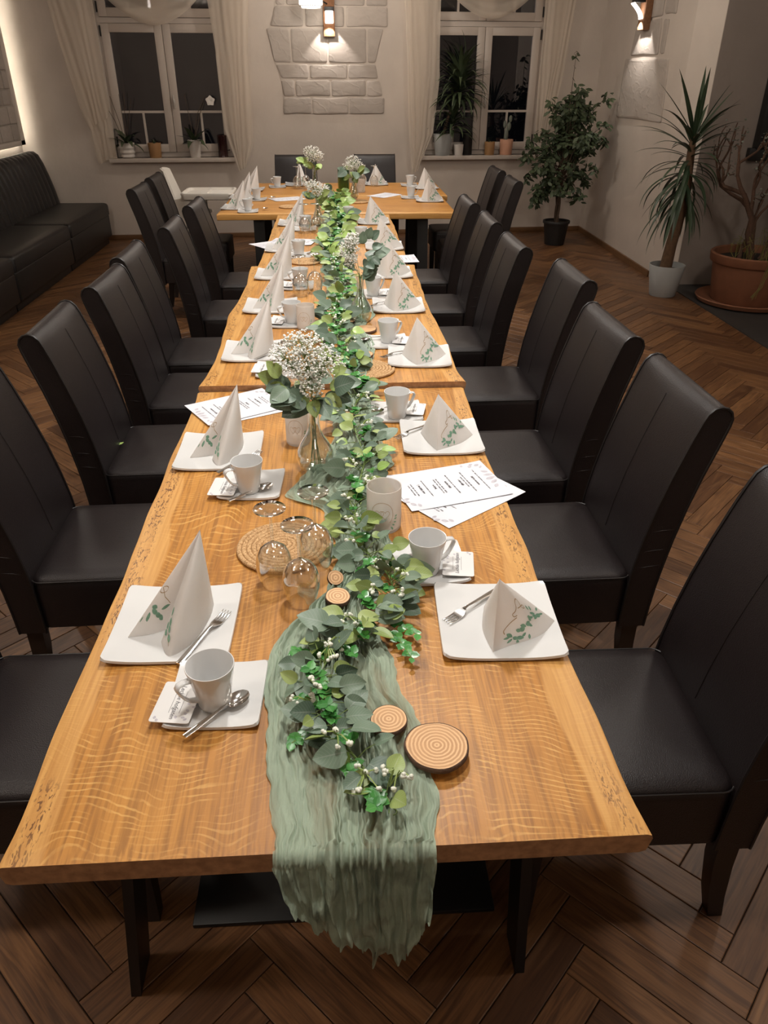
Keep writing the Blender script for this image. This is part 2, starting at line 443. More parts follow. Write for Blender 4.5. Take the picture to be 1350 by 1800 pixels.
class MB:
    def __init__(s):
        s.v = []
        s.f = []
        s.uv = []      # one per vertex (used when uvname is given)

    def add(s, verts, faces, uvs=None, mat=None):
        b = len(s.v)
        if mat is not None:
            verts = [mat @ Vector(v) for v in verts]
        s.v += [tuple(v) for v in verts]
        s.f += [tuple(b + i for i in f) for f in faces]
        s.uv += list(uvs) if uvs else [(0.0, 0.0)] * len(verts)
        return s

    def box(s, x0, x1, y0, y1, z0, z1, mat=None):
        vs = [(x, y, z) for z in (z0, z1) for y in (y0, y1) for x in (x0, x1)]
        fs = [(0, 2, 3, 1), (4, 5, 7, 6), (0, 1, 5, 4), (2, 6, 7, 3), (0, 4, 6, 2), (1, 3, 7, 5)]
        return s.add(vs, fs, None, mat)

    def rbox(s, x0, x1, y0, y1, z0, z1, r=0.01, seg=2, mat=None):
        bm = bmesh.new()
        bmesh.ops.create_cube(bm, size=1.0)
        for v in bm.verts:
            v.co = Vector((x0 + (v.co.x + 0.5) * (x1 - x0), y0 + (v.co.y + 0.5) * (y1 - y0), z0 + (v.co.z + 0.5) * (z1 - z0)))
        bmesh.ops.bevel(bm, geom=list(bm.edges), offset=r, segments=seg, profile=0.5, affect='EDGES', clamp_overlap=True)
        bm.verts.index_update()
        vs = [tuple(v.co) for v in bm.verts]
        fs = [tuple(v.index for v in f.verts) for f in bm.faces]
        bm.free()
        return s.add(vs, fs, None, mat)

    def tube(s, path, rad, seg=8, caps=True, flat=1.0, mat=None, up=None):
        path = [Vector(p) for p in path]
        n = len(path)
        if not isinstance(rad, (list, tuple)):
            rad = [rad] * n
        vs = []
        prev = None
        for i, p in enumerate(path):
            t = (path[min(i + 1, n - 1)] - path[max(i - 1, 0)])
            if t.length < 1e-9:
                t = Vector((0, 0, 1))
            t.normalize()
            if prev is None:
                a = Vector(up) if up else (Vector((0, 0, 1)) if abs(t.z) < 0.9 else Vector((1, 0, 0)))
            else:
                a = prev
            nrm = (a - t * a.dot(t))
            if nrm.length < 1e-6:
                nrm = t.orthogonal()
            nrm.normalize()
            prev = nrm
            bn = t.cross(nrm)
            for k in range(seg):
                an = 2 * PI * k / seg
                vs.append(p + nrm * (math.cos(an) * rad[i] * flat) + bn * (math.sin(an) * rad[i]))
        fs = []
        for i in range(n - 1):
            for k in range(seg):
                a0 = i * seg + k
                a1 = i * seg + (k + 1) % seg
                fs.append((a0, a1, a1 + seg, a0 + seg))
        if caps:
            fs.append(tuple(range(seg))[::-1])
            fs.append(tuple((n - 1) * seg + k for k in range(seg)))
        return s.add(vs, fs, None, mat)

    def lathe(s, prof, seg=32, mat=None, wob=None):
        vs, fs = [], []
        idx = []
        for (r, z) in prof:
            if r < 1e-6:
                idx.append([len(vs)])
                vs.append((0, 0, z))
            else:
                row = []
                for k in range(seg):
                    a = 2 * PI * k / seg
                    rr = r * (wob(a) if wob else 1.0)
                    row.append(len(vs))
                    vs.append((rr * math.cos(a), rr * math.sin(a), z))
                idx.append(row)
        for a, b in zip(idx, idx[1:]):
            if len(a) == 1 and len(b) == 1:
                continue
            for k in range(seg):
                k2 = (k + 1) % seg
                if len(a) == 1:
                    fs.append((a[0], b[k2], b[k]))
                elif len(b) == 1:
                    fs.append((a[k], a[k2], b[0]))
                else:
                    fs.append((a[k], a[k2], b[k2], b[k]))
        return s.add(vs, fs, None, mat)

    def grid(s, nu, nv, fn, thick=0.0, uvfn=None, mat=None):
        """sheet of (nu+1)x(nv+1) points; thick>0 closes it into a solid"""
        P = [[Vector(fn(i / nu, j / nv)) for j in range(nv + 1)] for i in range(nu + 1)]
        W_ = nv + 1
        vs = [P[i][j] for i in range(nu + 1) for j in range(nv + 1)]
        uv = [(uvfn(i / nu, j / nv) if uvfn else (i / nu, j / nv)) for i in range(nu + 1) for j in range(nv + 1)]
        fs = [(i * W_ + j, (i + 1) * W_ + j, (i + 1) * W_ + j + 1, i * W_ + j + 1) for i in range(nu) for j in range(nv)]
        if thick:
            nn = []
            for i in range(nu + 1):
                for j in range(nv + 1):
                    du = P[min(i + 1, nu)][j] - P[max(i - 1, 0)][j]
                    dv = P[i][min(j + 1, nv)] - P[i][max(j - 1, 0)]
                    c = du.cross(dv)
                    nn.append(c.normalized() if c.length > 1e-12 else Vector((0, 0, 1)))
            off = len(vs)
            vs = vs + [vs[k] - nn[k] * thick for k in range(off)]
            uv = uv + uv
            fs = fs + [tuple(off + k for k in f)[::-1] for f in fs]
            ring = [(i, 0) for i in range(nu)] + [(nu, j) for j in range(nv)] + [(i, nv) for i in range(nu, 0, -1)] + [(0, j) for j in range(nv, 0, -1)]
            ids = [i * W_ + j for i, j in ring]
            for a, b in zip(ids, ids[1:] + ids[:1]):
                fs.append((b, a, a + off, b + off))
        return s.add(vs, fs, uv, mat)

    def prism(s, outline, z0, z1, mat=None):
        n = len(outline)
        vs = [(x, y, z0) for x, y in outline] + [(x, y, z1) for x, y in outline]
        fs = [tuple(range(n))[::-1], tuple(range(n, 2 * n))]
        fs += [(i, (i + 1) % n, n + (i + 1) % n, n + i) for i in range(n)]
        return s.add(vs, fs, None, mat)

    def loft(s, rings, caps=True, mat=None):
        n = len(rings[0])
        vs = [p for r in rings for p in r]
        fs = []
        for i in range(len(rings) - 1):
            for k in range(n):
                fs.append((i * n + k, i * n + (k + 1) % n, (i + 1) * n + (k + 1) % n, (i + 1) * n + k))
        if caps:
            fs.append(tuple(range(n))[::-1])
            fs.append(tuple((len(rings) - 1) * n + k for k in range(n)))
        return s.add(vs, fs, None, mat)

    def ico(s, c, r, sub=1, squash=1.0):
        bm = bmesh.new()
        bmesh.ops.create_icosphere(bm, subdivisions=sub, radius=r)
        bm.verts.index_update()
        vs = [(v.co.x + c[0], v.co.y + c[1], v.co.z * squash + c[2]) for v in bm.verts]
        fs = [tuple(v.index for v in f.verts) for f in bm.faces]
        bm.free()
        return s.add(vs, fs)

    def mesh(s, name, mat, smooth=40, uvname=None):
        me = bpy.data.meshes.new(name)
        me.from_pydata(s.v, [], s.f)
        me.update()
        if uvname:
            ul = me.uv_layers.new(name=uvname)
            for l in me.loops:
                ul.data[l.index].uv = s.uv[l.vertex_index][:2]
        if smooth is not None:
            me.polygons.foreach_set('use_smooth', [True] * len(me.polygons))
            if smooth < 180:
                me.set_sharp_from_angle(angle=R(smooth))
        me.materials.append(M[mat] if isinstance(mat, str) else mat)
        return me

    def build(s, name, mat, parent=None, smooth=40, uvname=None, loc=None):
        return link(name, s.mesh(name, mat, smooth, uvname), parent, loc)


def link(name, me, parent=None, loc=None, mat=None):
    o = bpy.data.objects.new(name, me)
    COL.objects.link(o)
    if parent is not None:
        o.parent = parent
    if loc is not None:
        o.location = loc
    if mat is not None:
        o.matrix_local = mat
    return o


def tag(o, label=None, cat=None, group=None, kind=None):
    if label:
        o['label'] = label
    if cat:
        o['category'] = cat
    if group:
        o['group'] = group
    if kind:
        o['kind'] = kind
    return o


def empty(name, loc=(0, 0, 0), rz=0.0):
    o = bpy.data.objects.new(name, None)
    COL.objects.link(o)
    o.empty_display_size = 0.1
    o.location = loc
    o.rotation_euler = (0, 0, rz)
    return o


def thing(name, loc, rz, label, cat, group=None):
    return tag(empty(name, loc, rz), label, cat, group)


KIDS = {}


def copy_tree(o, parent=None):
    c = o.copy()
    COL.objects.link(c)
    if parent is not None:
        c.parent = parent
    for ch in list(o.children):
        copy_tree(ch, c)
    return c


def clone(proto, loc, rz, label, group=None, scale=None):
    c = copy_tree(proto)
    c.location = loc
    c.rotation_euler = (0, 0, rz)
    if scale:
        c.scale = (scale, scale, scale) if not isinstance(scale, tuple) else scale
    c['label'] = label
    if group:
        c['group'] = group
    return c


ORD = ['first', 'second', 'third', 'fourth', 'fifth', 'sixth', 'seventh', 'eighth']


def rrect(hx, hy, r, seg=4, cx=0, cy=0):
    pts = []
    for sx, sy, a0 in ((1, 1, 0), (-1, 1, 90), (-1, -1, 180), (1, -1, 270)):
        for k in range(seg + 1):
            a = R(a0 + 90 * k / seg)
            pts.append((cx + sx * (hx - r) + r * math.cos(a), cy + sy * (hy - r) + r * math.sin(a)))
    return pts


def lerp_tab(tab, x):
    if x <= tab[0][0]:
        return tab[0][1:]
    for a, b in zip(tab, tab[1:]):
        if x <= b[0]:
            t = (x - a[0]) / (b[0] - a[0])
            t = t * t * (3 - 2 * t)
            return tuple(p + (q - p) * t for p, q in zip(a[1:], b[1:]))
    return tab[-1][1:]


def frame(origin, xdir, up):
    """matrix with local x along xdir and local z near up"""
    x = Vector(xdir).normalized()
    z = Vector(up)
    z = z - x * z.dot(x)
    if z.length < 1e-6:
        z = x.orthogonal()
    z.normalize()
    y = z.cross(x)
    mt = Matrix((x, y, z)).transposed().to_4x4()
    mt.translation = Vector(origin)
    return mt


# ================================================================ the room
# back wall frame: origin at its left end, local x along the wall, local -y into the room
BW_O = Vector((-2.8, 9.735, 0.0))
BW_A = R(3.7)


def bw(x, off, z):
    c, s_ = math.cos(BW_A), math.sin(BW_A)
    return Vector((BW_O.x + x * c + off * s_, BW_O.y + x * s_ - off * c, z))


def bw_frame(name, x, off, z):
    return empty(name, bw(x, off, z), BW_A)


# ---- floor : recessed joints, herringbone planks as pieces
floor = MB().box(-3.7, 5.3, -1.6, 10.4, -0.06, -0.006).build('floor', 'subfloor', None, None)
tag(floor, kind='structure')
PW, PN = 0.085, 6
PL = PW * PN


def plank_mesh():
    g = 0.0012
    mb = MB()
    hx, hy = PL / 2 - g, PW / 2 - g
    b = 0.0018
    vs = [(sx * hx, sy * hy, -0.006) for sx, sy in ((-1, -1), (1, -1), (1, 1), (-1, 1))]
    vs += [(sx * hx, sy * hy, -b * 0.6) for sx, sy in ((-1, -1), (1, -1), (1, 1), (-1, 1))]
    vs += [(sx * (hx - b), sy * (hy - b), 0.0) for sx, sy in ((-1, -1), (1, -1), (1, 1), (-1, 1))]
    fs = [(8, 9, 10, 11)]
    for l in (0, 4):
        fs += [(l + k, l + (k + 1) % 4, l + 4 + (k + 1) % 4, l + 4 + k) for k in range(4)]
    mb.add(vs, fs, [(v[0], v[1]) for v in vs])
    return mb


pk = plank_mesh()
pk_me = pk.mesh('plank', 'plank', None, 'plank')
planks = []
for m_ in range(-12, 26):
    for k in range(-160, 200):
        for kind in (0, 1):
            if kind == 0:
                cx, cy, rot = (k + PN / 2), (k + 0.5 + m_ * 2 * PN), 0
            else:
                cx, cy, rot = (k + 0.5), (k + 1 + PN / 2 + m_ * 2 * PN), 90
            cx *= PW
            cy *= PW
            a = R(45)
            X = cx * math.cos(a) - cy * math.sin(a) + 0.17
            Y = cx * math.sin(a) + cy * math.cos(a)
            if -3.6 < X < 5.1 and -1.0 < Y < 10.4:
                planks.append((X, Y, R(rot + 45)))


def screen(p):
    q = Vector(p) - Vector((0, 0, CAM_H))
    z = q.dot(cam_fw)
    if z < 0.1:
        return None
    return 675 + 1310 * q.dot(cam_r) / z, 900 - 1310 * q.dot(cam_u) / z, z


rank = []
for i, (X, Y, a) in enumerate(planks):
    s_ = screen((X, Y, 0))
    vis = s_ and -60 < s_[0] < 1410 and 380 < s_[1] < 1880
    hidden = (-0.95 < X < 0.75 and Y > 1.35) or (X < -2.75) or (X > 3.2)
    score = (1.0 / (s_[2] ** 3)) if (vis and not hidden) else 0.0
    rank.append((score, i))
rank.sort(reverse=True)
near = set(i for sc, i in rank[:300] if sc > 0)
far = MB()
for i, (X, Y, a) in enumerate(planks):
    if i in near:
        o = link('plank', pk_me, floor)
        o.location = (X, Y, rnd.uniform(-0.0004, 0.0004))
        o.rotation_euler = (0, 0, a)
    else:
        far.add(pk.v, pk.f, pk.uv, Matrix.Translation((X, Y, 0)) @ Matrix.Rotation(a, 4, 'Z'))
tag(far.build('distant_planks', 'plank_far', floor, None, 'plank'), 'herringbone parquet further off', kind='stuff')
tag(MB().box(3.17, 5.2, 5.15, 7.15, -0.003, 0.008).build('trim_3', 'slate', None, None), 'dark slate hearth slab set in the floor', kind='structure')

# ---- ceiling and walls out of view that close the room
tag(MB().box(-3.7, 5.3, -1.6, 10.5, 3.05, 3.15).build('ceiling', 'ceiling', None, None), kind='structure')
tag(MB().box(-3.7, 5.3, -1.7, -1.6, 0, 3.05).build('wall_front', 'plaster', None, None), kind='structure')
tag(MB().box(5.2, 5.3, -1.6, 7.2, 0, 3.05).build('wall_side', 'plaster_dark', None, None), kind='structure')
wl = MB().box(-3.66, -3.56, -1.6, 9.72, 0, 3.05).build('wall_left', 'plaster', None, None)
tag(wl, kind='structure')

# ---- back wall with two window openings (local coordinates of the wall)
WINS = ((0.27, 1.63), (3.90, 5.27))      # x extents of the two openings
WZ0, WZ1 = 0.905, 2.95
WT = 0.22
wbk = empty('wall_back_origin')
bpy.data.objects.remove(wbk)
mb = MB()
xs = [-0.85, WINS[0][0], WINS[0][1], WINS[1][0], WINS[1][1], 6.15]
for a, b in ((xs[0], xs[1]), (xs[2], xs[3]), (xs[4], xs[5])):
    mb.box(a, b, 0, WT, 0, 3.05)
for a, b in WINS:
    mb.box(a, b, 0, WT, 0, WZ0)
    mb.box(a, b, 0, WT, WZ1, 3.05)
wall_back = mb.build('wall_back', 'plaster', None, None)
wall_back.location = BW_O
wall_back.rotation_euler = (0, 0, BW_A)
tag(wall_back, kind='structure')
bb = MB().rbox(-0.2, 5.96, -0.018, 0, 0.0, 0.055, 0.004).build('baseboard_back', 'skirting', None)
bb.location = BW_O
bb.rotation_euler = (0, 0, BW_A)
tag(bb, kind='structure')

# ---- stones let into the back wall (x, z in wall coordinates from a traced course plan)


def sx_(x):
    return 2.037 + x * 0.001129


def sz_(y):
    return 2.458 - y * 0.000981


def stone_piece(parent, quad, proud, name='stone'):
    """quad: four (x,z) corners tl,tr,br,bl ; rounded, proud of the wall towards -y"""
    c = Vector((sum(p[0] for p in quad) / 4, sum(p[1] for p in quad) / 4))
    pts = []
    n = 4
    for i in range(4):
        p0, p1, p2 = Vector(quad[i - 1]), Vector(quad[i]), Vector(quad[(i + 1) % 4])
        r = 0.022
        a = p1 + (p0 - p1).normalized() * r
        b = p1 + (p2 - p1).normalized() * r
        pts += [a, a * 0.25 + p1 * 0.5 + b * 0.25, b]
        mid = (b + (p2 + (p1 - p2).normalized() * r)) / 2
        t = (p2 - p1).normalized()
        pts.append(mid + Vector((-t.y, t.x)) * rnd.uniform(-0.006, 0.006))
    rings = []
    for ins, y in ((0.0, 0.004), (0.0, -proud * 0.6), (0.008, -proud), (0.03, -proud * 1.12)):
        ring = []
        for p in pts:
            d = (c - p)
            q = p + d.normalized() * ins
            ring.append((q.x - c.x, y + (rnd.uniform(-0.003, 0.003) if ins > 0.01 else 0), q.y - c.y))
        rings.append(ring)
    mbs = MB().loft(rings, True)
    o = mbs.build(name, 'stone', parent, 35)
    o.location = (c.x, 0, c.y)
    return o


courses = [
    ((-60, -60, 52, 52), ((150, 240, 150, 240), (252, 700, 252, 700), (718, 1012, 718, 1012), (1030, 1240, 1030, 1236))),
    ((62, 62, 252, 252), ((140, 408, 85, 408), (430, 808, 430, 808), (828, 1240, 828, 1205 + 40))),
    ((272, 270, 600, 603), ((45, 262, 105, 272), (280, 628, 285, 632), (648, 1028, 648, 1028), (1040, 1200, 1040, 1118))),
    ((622, 620, 758, 760), ((118, 438, 165, 438), (455, 832, 455, 830), (840, 1122, 840, 1146))),
    ((780, 775, 942, 940), ((162, 290, 178, 290), (304, 652, 304, 656), (665, 1018, 668, 1018), (1030, 1160, 1032, 1192))),
    ((956, 954, 1126, 1122), ((178, 455, 165, 455), (466, 838, 466, 838), (846, 1212, 846, 1210))),
]
mort = []
for (ya, yb, yc, yd), row in courses:
    for (a, b, c, d) in row:
        stone_piece(wall_back, ((sx_(a), sz_(ya)), (sx_(b), sz_(yb)), (sx_(d), sz_(yd)), (sx_(c), sz_(yc))), 0.014)
mo = [(sx_(150), sz_(-60)), (sx_(1240), sz_(-60)), (sx_(1248), sz_(160)), (sx_(1245), sz_(255)), (sx_(1196), sz_(270)), (sx_(1118), sz_(602)),
      (sx_(1122), sz_(622)), (sx_(1146), sz_(760)), (sx_(1160), sz_(775)), (sx_(1192), sz_(945)), (sx_(1212), sz_(955)), (sx_(1208), sz_(1122)),
      (sx_(168), sz_(1124)), (sx_(176), sz_(955)), (sx_(163), sz_(785)), (sx_(120), sz_(620)), (sx_(104), sz_(600)), (sx_(48), sz_(290)), (sx_(86), sz_(250)), (sx_(140), sz_(60))]
mbm = MB()
n = len(mo)
mbm.add([(x, -0.005, z) for x, z in mo] + [(x, 0.01, z) for x, z in mo], [tuple(range(n)), tuple(range(n, 2 * n))[::-1]] + [(i, n + i, n + (i + 1) % n, (i + 1) % n) for i in range(n)])
mbm.build('mortar', 'mortar', wall_back, None)

# ---- right wall: straight run, a splayed return, and the darker chimney wall
RWX0, RWY0, RWX1, RWY1 = 3.165, 10.20, 3.128, 7.50
wr = MB()
wr.prism([(RWX0, RWY0), (RWX1, RWY1), (3.235, 7.15), (3.6, 7.15), (3.6, RWY0)], 0, 3.05)
wr = wr.build('wall_right', 'plaster', None, None)
tag(wr, kind='structure')
wd = MB().box(3.238, 5.3, 7.145, 7.4, 0, 3.05).build('wall_chimney', 'plaster_dark', None, None)
tag(wd, kind='structure')
sk = MB().prism([(RWX0, 10.12), (RWX1, 7.52), (RWX1 - 0.02, 7.52), (RWX0 - 0.02, 10.12)], 0, 0.055).build('baseboard_right', 'skirting', None, None)
tag(sk, kind='structure')


def rw_mat(s, z):
    d = Vector((RWX1 - RWX0, RWY1 - RWY0, 0)).normalized()
    p = Vector((RWX0, RWY0 - 0.05, 0)) + d * s
    ang = math.atan2(d.y, d.x)
    return p, ang


def rw_stone(quad, proud=0.012):
    """quad in (s along wall from the corner towards the camera, z)"""
    p, ang = rw_mat(0, 0)
    c = (sum(q[0] for q in quad) / 4, sum(q[1] for q in quad) / 4)
    o = stone_piece(wr, quad, proud)
    pc, _ = rw_mat(c[0], 0)
    o.location = (pc.x, pc.y, c[1])
    # the piece's local x runs along s, local -y out of the wall (towards -X)
    o.rotation_euler = (0, 0, ang)
    return o


rw_stone(((0.97, 1.90), (2.21, 1.885), (2.28, 1.36), (0.92, 1.35)))
rw_stone(((1.18, 2.21), (1.86, 2.22), (1.90, 1.925), (1.11, 1.93)))
rw_stone(((1.94, 2.21), (2.06, 2.20), (2.05, 1.93), (1.95, 1.935)))
rw_stone(((1.90, 2.62), (2.20, 2.60), (2.20, 2.235), (1.92, 2.25)))
rw_stone(((1.2, 2.62), (1.86, 2.62), (1.86, 2.24), (1.2, 2.24)))

# ---- windows


def make_window(name, x0, x1):
    """casement window standing in the opening; origin at the lower left corner of the opening"""
    W_ = x1 - x0
    f = MB().box(0, 0.03, 0.085, 0.15, 0, 2.04).box(W_ - 0.03, W_, 0.085, 0.15, 0, 2.04)
    f.box(0.03, W_ - 0.03, 0.085, 0.15, 0, 0.05).box(0.03, W_ - 0.03, 0.08, 0.16, 1.325, 1.375)
    o = f.build(name, 'window_white', None, None)
    o.location = bw(x0, 0, WZ0)
    o.rotation_euler = (0, 0, BW_A)
    tag(o, kind='structure')
    mid = W_ / 2
    for a, b in ((0.03, mid - 0.002), (mid + 0.002, W_ - 0.03)):
        for z0, z1, bars in ((0.052, 1.322, 0.47), (1.378, 2.03, None)):
            sm = MB()
            t = 0.085
            sm.rbox(a, a + t, 0.06, 0.12, z0, z1, 0.006).rbox(b - t, b, 0.06, 0.12, z0, z1, 0.006)
            sm.rbox(a + t - .005, b - t + .005, 0.062, 0.12, z0, z0 + t, 0.006).rbox(a + t - .005, b - t + .005, 0.062, 0.12, z1 - t, z1, 0.006)
            sash = sm.build('sash', 'window_white', o)
            if bars:
                MB().box(a + t, b - t, 0.075, 0.105, bars - 0.012, bars + 0.012).build('glazing_bar', 'window_white', sash, None)
                MB().box((a + b) / 2 - 0.012, (a + b) / 2 + 0.012, 0.075, 0.105, z0 + t, bars - 0.012).build('glazing_bar', 'window_white', sash, None)
            else:
                MB().box((a + b) / 2 - 0.012, (a + b) / 2 + 0.012, 0.075, 0.105, z0 + t, z1 - t).build('glazing_bar', 'window_white', sash, None)
            MB().box(a + t - 0.004, b - t + 0.004, 0.088, 0.094, z0 + t - 0.004, z1 - t + 0.004).build('pane', 'pane', sash, None)
    hd = MB().rbox(mid + 0.03, mid + 0.05, 0.035, 0.06, 0.52, 0.60, 0.004).rbox(mid + 0.033, mid + 0.047, 0.02, 0.038, 0.50, 0.64, 0.005)
    hd.build('handle', 'metal_grey', o)
    for hx in (0.012, W_ - 0.03):
        for hz in (0.12, 1.20, 1.42):
            MB().tube([(hx + 0.009, 0.062, hz), (hx + 0.009, 0.062, hz + 0.1)], 0.008, 8).build('hinge', 'rubber', o)
    sl = MB().rbox(-0.075, W_ + 0.0, -0.10, 0.085, -0.045, 0.0, 0.006).build('sill', 'window_white', o)
    return o


make_window('window_1', *WINS[0])
make_window('window_2', *WINS[1])
# night outside: a dark courtyard wall some metres off
tag(MB().box(-6, 8, 14.0, 14.2, -1, 6).build('wall_courtyard', 'plaster_dark', None, None), kind='structure')


# ---- curtains (thin sheets with folds, hung from above the frame)
def curtain(name, label, outline, folds, off, group='sheer curtains beside the windows'):
    """outline: function z-parameter t (0 top..1 bottom) -> (x_left, x_right, z)"""
    def fn(u, v):
        xl, xr, zl, zr = outline(v)
        x = xl + (xr - xl) * u
        z = zl + (zr - zl) * u
        d = 0.016 * noise.noise(Vector((u * folds * 1.6 + 0.3 * noise.noise(Vector((v * 2, xl, 0))), v * 0.5, xl * 7))) + 0.004 * math.sin(u * folds * 3.1 * PI + 2 * noise.noise(Vector((v, u * 3, xl))))
        return (x + 0.01 * math.sin(v * 7 + u * 9), -off - d * (0.5 + 0.5 * v), z)
    o = MB().grid(90, 50, fn, 0.0).build(name, 'voile', None, 180)
    o.location = BW_O
    o.rotation_euler = (0, 0, BW_A)
    tag(o, label, 'curtain', group)
    return o


def tri(t, *pts):
    return lerp_tab([(p[0],) + tuple(p[1:]) for p in pts], t)


curtain('curtain', 'sheer cream curtain with slanted hem left of the left window', lambda v: tri(v, (0, -0.32, 0.22, 2.98, 2.98), (0.35, -0.16, 0.27, 2.30, 2.30), (0.8, 0.0, 0.28, 1.32, 1.42), (1, 0.03, 0.27, 1.20, 1.34)), 4, 0.10)
curtain('curtain', 'short lower sheer layer hanging beside the left window sill', lambda v: tri(v, (0, -0.05, 0.26, 1.7, 1.7), (0.5, 0.04, 0.27, 1.15, 1.25), (1, 0.06, 0.26, 0.84, 0.93)), 3, 0.04)
curtain('curtain', 'sheer cream curtain between the left window and the stone patch', lambda v: tri(v, (0, 1.42, 1.98, 2.98, 2.98), (0.45, 1.52, 1.88, 1.95, 1.95), (0.75, 1.55, 1.84, 1.2, 1.05), (1, 1.66, 1.74, 0.76, 0.80)), 4, 0.13)
curtain('curtain', 'sheer cream curtain just left of the right window', lambda v: tri(v, (0, 3.55, 4.02, 2.98, 2.98), (0.5, 3.66, 4.03, 1.75, 1.75), (0.8, 3.70, 3.96, 1.05, 1.15), (1, 3.72, 3.80, 0.70, 0.76)), 4, 0.13)
curtain('curtain', 'sheer cream curtain right of the right window behind the ficus', lambda v: tri(v, (0, 5.18, 5.62, 2.98, 2.98), (0.5, 5.22, 5.52, 1.85, 1.85), (1, 5.24, 5.40, 1.05, 1.15)), 4, 0.10)


def swag(label, x0, x1, zl):
    xm = (x0 + x1) / 2

    def fn(u, v):
        x = x0 + (x1 - x0) * u
        c = 1 - abs(2 * u - 1) ** 1.9
        top = 2.95 - 0.10 * c * v
        low = 2.62 - (2.62 - zl) * c
        z = top + (low - top) * v
        return (x, -0.14 - 0.05 * c - 0.02 * math.sin(v * 22) * c, z)
    o = MB().grid(60, 40, fn, 0.0).build('window_swag', 'voile', None, 180)
    o.location = BW_O
    o.rotation_euler = (0, 0, BW_A)
    tag(o, label, 'curtain', 'swagged scarves over the windows')


swag('looped sheer scarf draped across the top of the left window', 0.28, 1.55, 2.20)
swag('looped sheer scarf draped across the top of the right window', 4.02, 5.15, 2.29)

# ---- double socket
so = bw_frame('wall_socket', 5.84 - 0.02, 0.0, 0.40)
tag(so, 'white double wall socket behind the ficus', 'socket')
MB().rbox(-0.075, 0.075, -0.012, 0, -0.04, 0.04, 0.005).build('plate', 'socket', so)
for sx in (-0.036, 0.036):
    MB().lathe([(0.0, 0.006), (0.018, 0.006), (0.0195, 0.0), (0.023, 0.0), (0.024, 0.004)], 20, Matrix.Translation((sx, -0.012, 0)) @ Matrix.Rotation(R(90), 4, 'X')).build('outlet', 'socket', so)

# ---- wall lamps


def wall_lamp(name, loc, rz, label):
    t = thing(name, loc, rz, label, 'wall lamp', 'wooden wall lamps')
    MB().rbox(-0.062, 0.064, -0.05, 0, 0.0, 0.55, 0.006).build('backboard', 'lamp_wood', t)
    MB().rbox(-0.05, 0.055, -0.10, -0.05, 0.235, 0.275, 0.004).build('bracket', 'steel_black', t)
    MB().lathe([(0.0, 0.0), (0.042, 0.0), (0.045, 0.01), (0.045, 0.11), (0.040, 0.115), (0, 0.115)], 24, Matrix.Translation((0, -0.10, 0.12))).build('glass_shade', emit('lit_glass_shade', (1.0, 0.88, 0.74), 7.0), t)
    lp = lamp('wall_lamp_light', 'SPOT', (0, 0, 0), 11.0, (1.0, 0.90, 0.82), 0.010, None, 100, 0.3)
    lp.parent = t
    lp.location = (0.0, -0.115, 0.085)
    lp.rotation_euler = (R(32), 0, 0)
    return t


wl1 = wall_lamp('wall_lamp', bw(2.78, 0.016, 2.115), BW_A, 'wooden wall lamp with lit glass on the stone patch')
# round lantern shade on the arm of that lamp
MB().tube([(-0.02, -0.08, 0.30), (-0.18, -0.22, 0.36)], 0.008).build('arm', 'steel_black', wl1)
MB().lathe([(0.0, 0.0), (0.10, 0.0), (0.105, 0.02), (0.125, 0.03), (0.125, 0.10), (0.05, 0.16), (0, 0.16)], 32, Matrix.Translation((-0.20, -0.24, 0.25))).build('lantern_shade', emit('lit_lantern', (1.0, 0.9, 0.78), 4.0), wl1)
bd = MB()
for k in range(30):
    a = 2 * PI * k / 30
    bd.ico((-0.20 + 0.116 * math.cos(a), -0.24 + 0.116 * math.sin(a), 0.268), 0.007, 1)
bd.build('bead_rim', 'metal_grey', wl1)
p_, ang_ = rw_mat(1.50, 0)
wl2 = thing('wall_lamp', (p_.x - 0.012, p_.y, 2.14), ang_, 'wooden wall lamp with curved glowing shade on the right wall', 'wall lamp', 'wooden wall lamps')
MB().rbox(-0.085, 0.085, -0.07, 0, 0.0, 0.55, 0.006).build('backboard', 'lamp_wood', wl2)
MB().rbox(-0.06, 0.06, -0.17, -0.07, 0.225, 0.255, 0.004).build('bracket', 'steel_black', wl2)


def shade_fn(u, v):
    a = R(-15 - 75 * v)
    return (-0.055 + 0.11 * u, -0.075 - 0.10 * (1 - math.cos(R(90 * (1 - v)))) - 0.0, 0.225 - 0.135 * v)


MB().grid(6, 12, shade_fn, 0.006).build('curved_shade', emit('lit_curved_shade', (1.0, 0.9, 0.8), 6.0), wl2)
lp = lamp('wall_lamp_light', 'SPOT', (0, 0, 0), 14.0, (1.0, 0.92, 0.84), 0.010, None, 100, 0.3)
lp.parent = wl2
lp.location = (0.0, -0.135, 0.075)
lp.rotation_euler = (R(30), 0, 0)

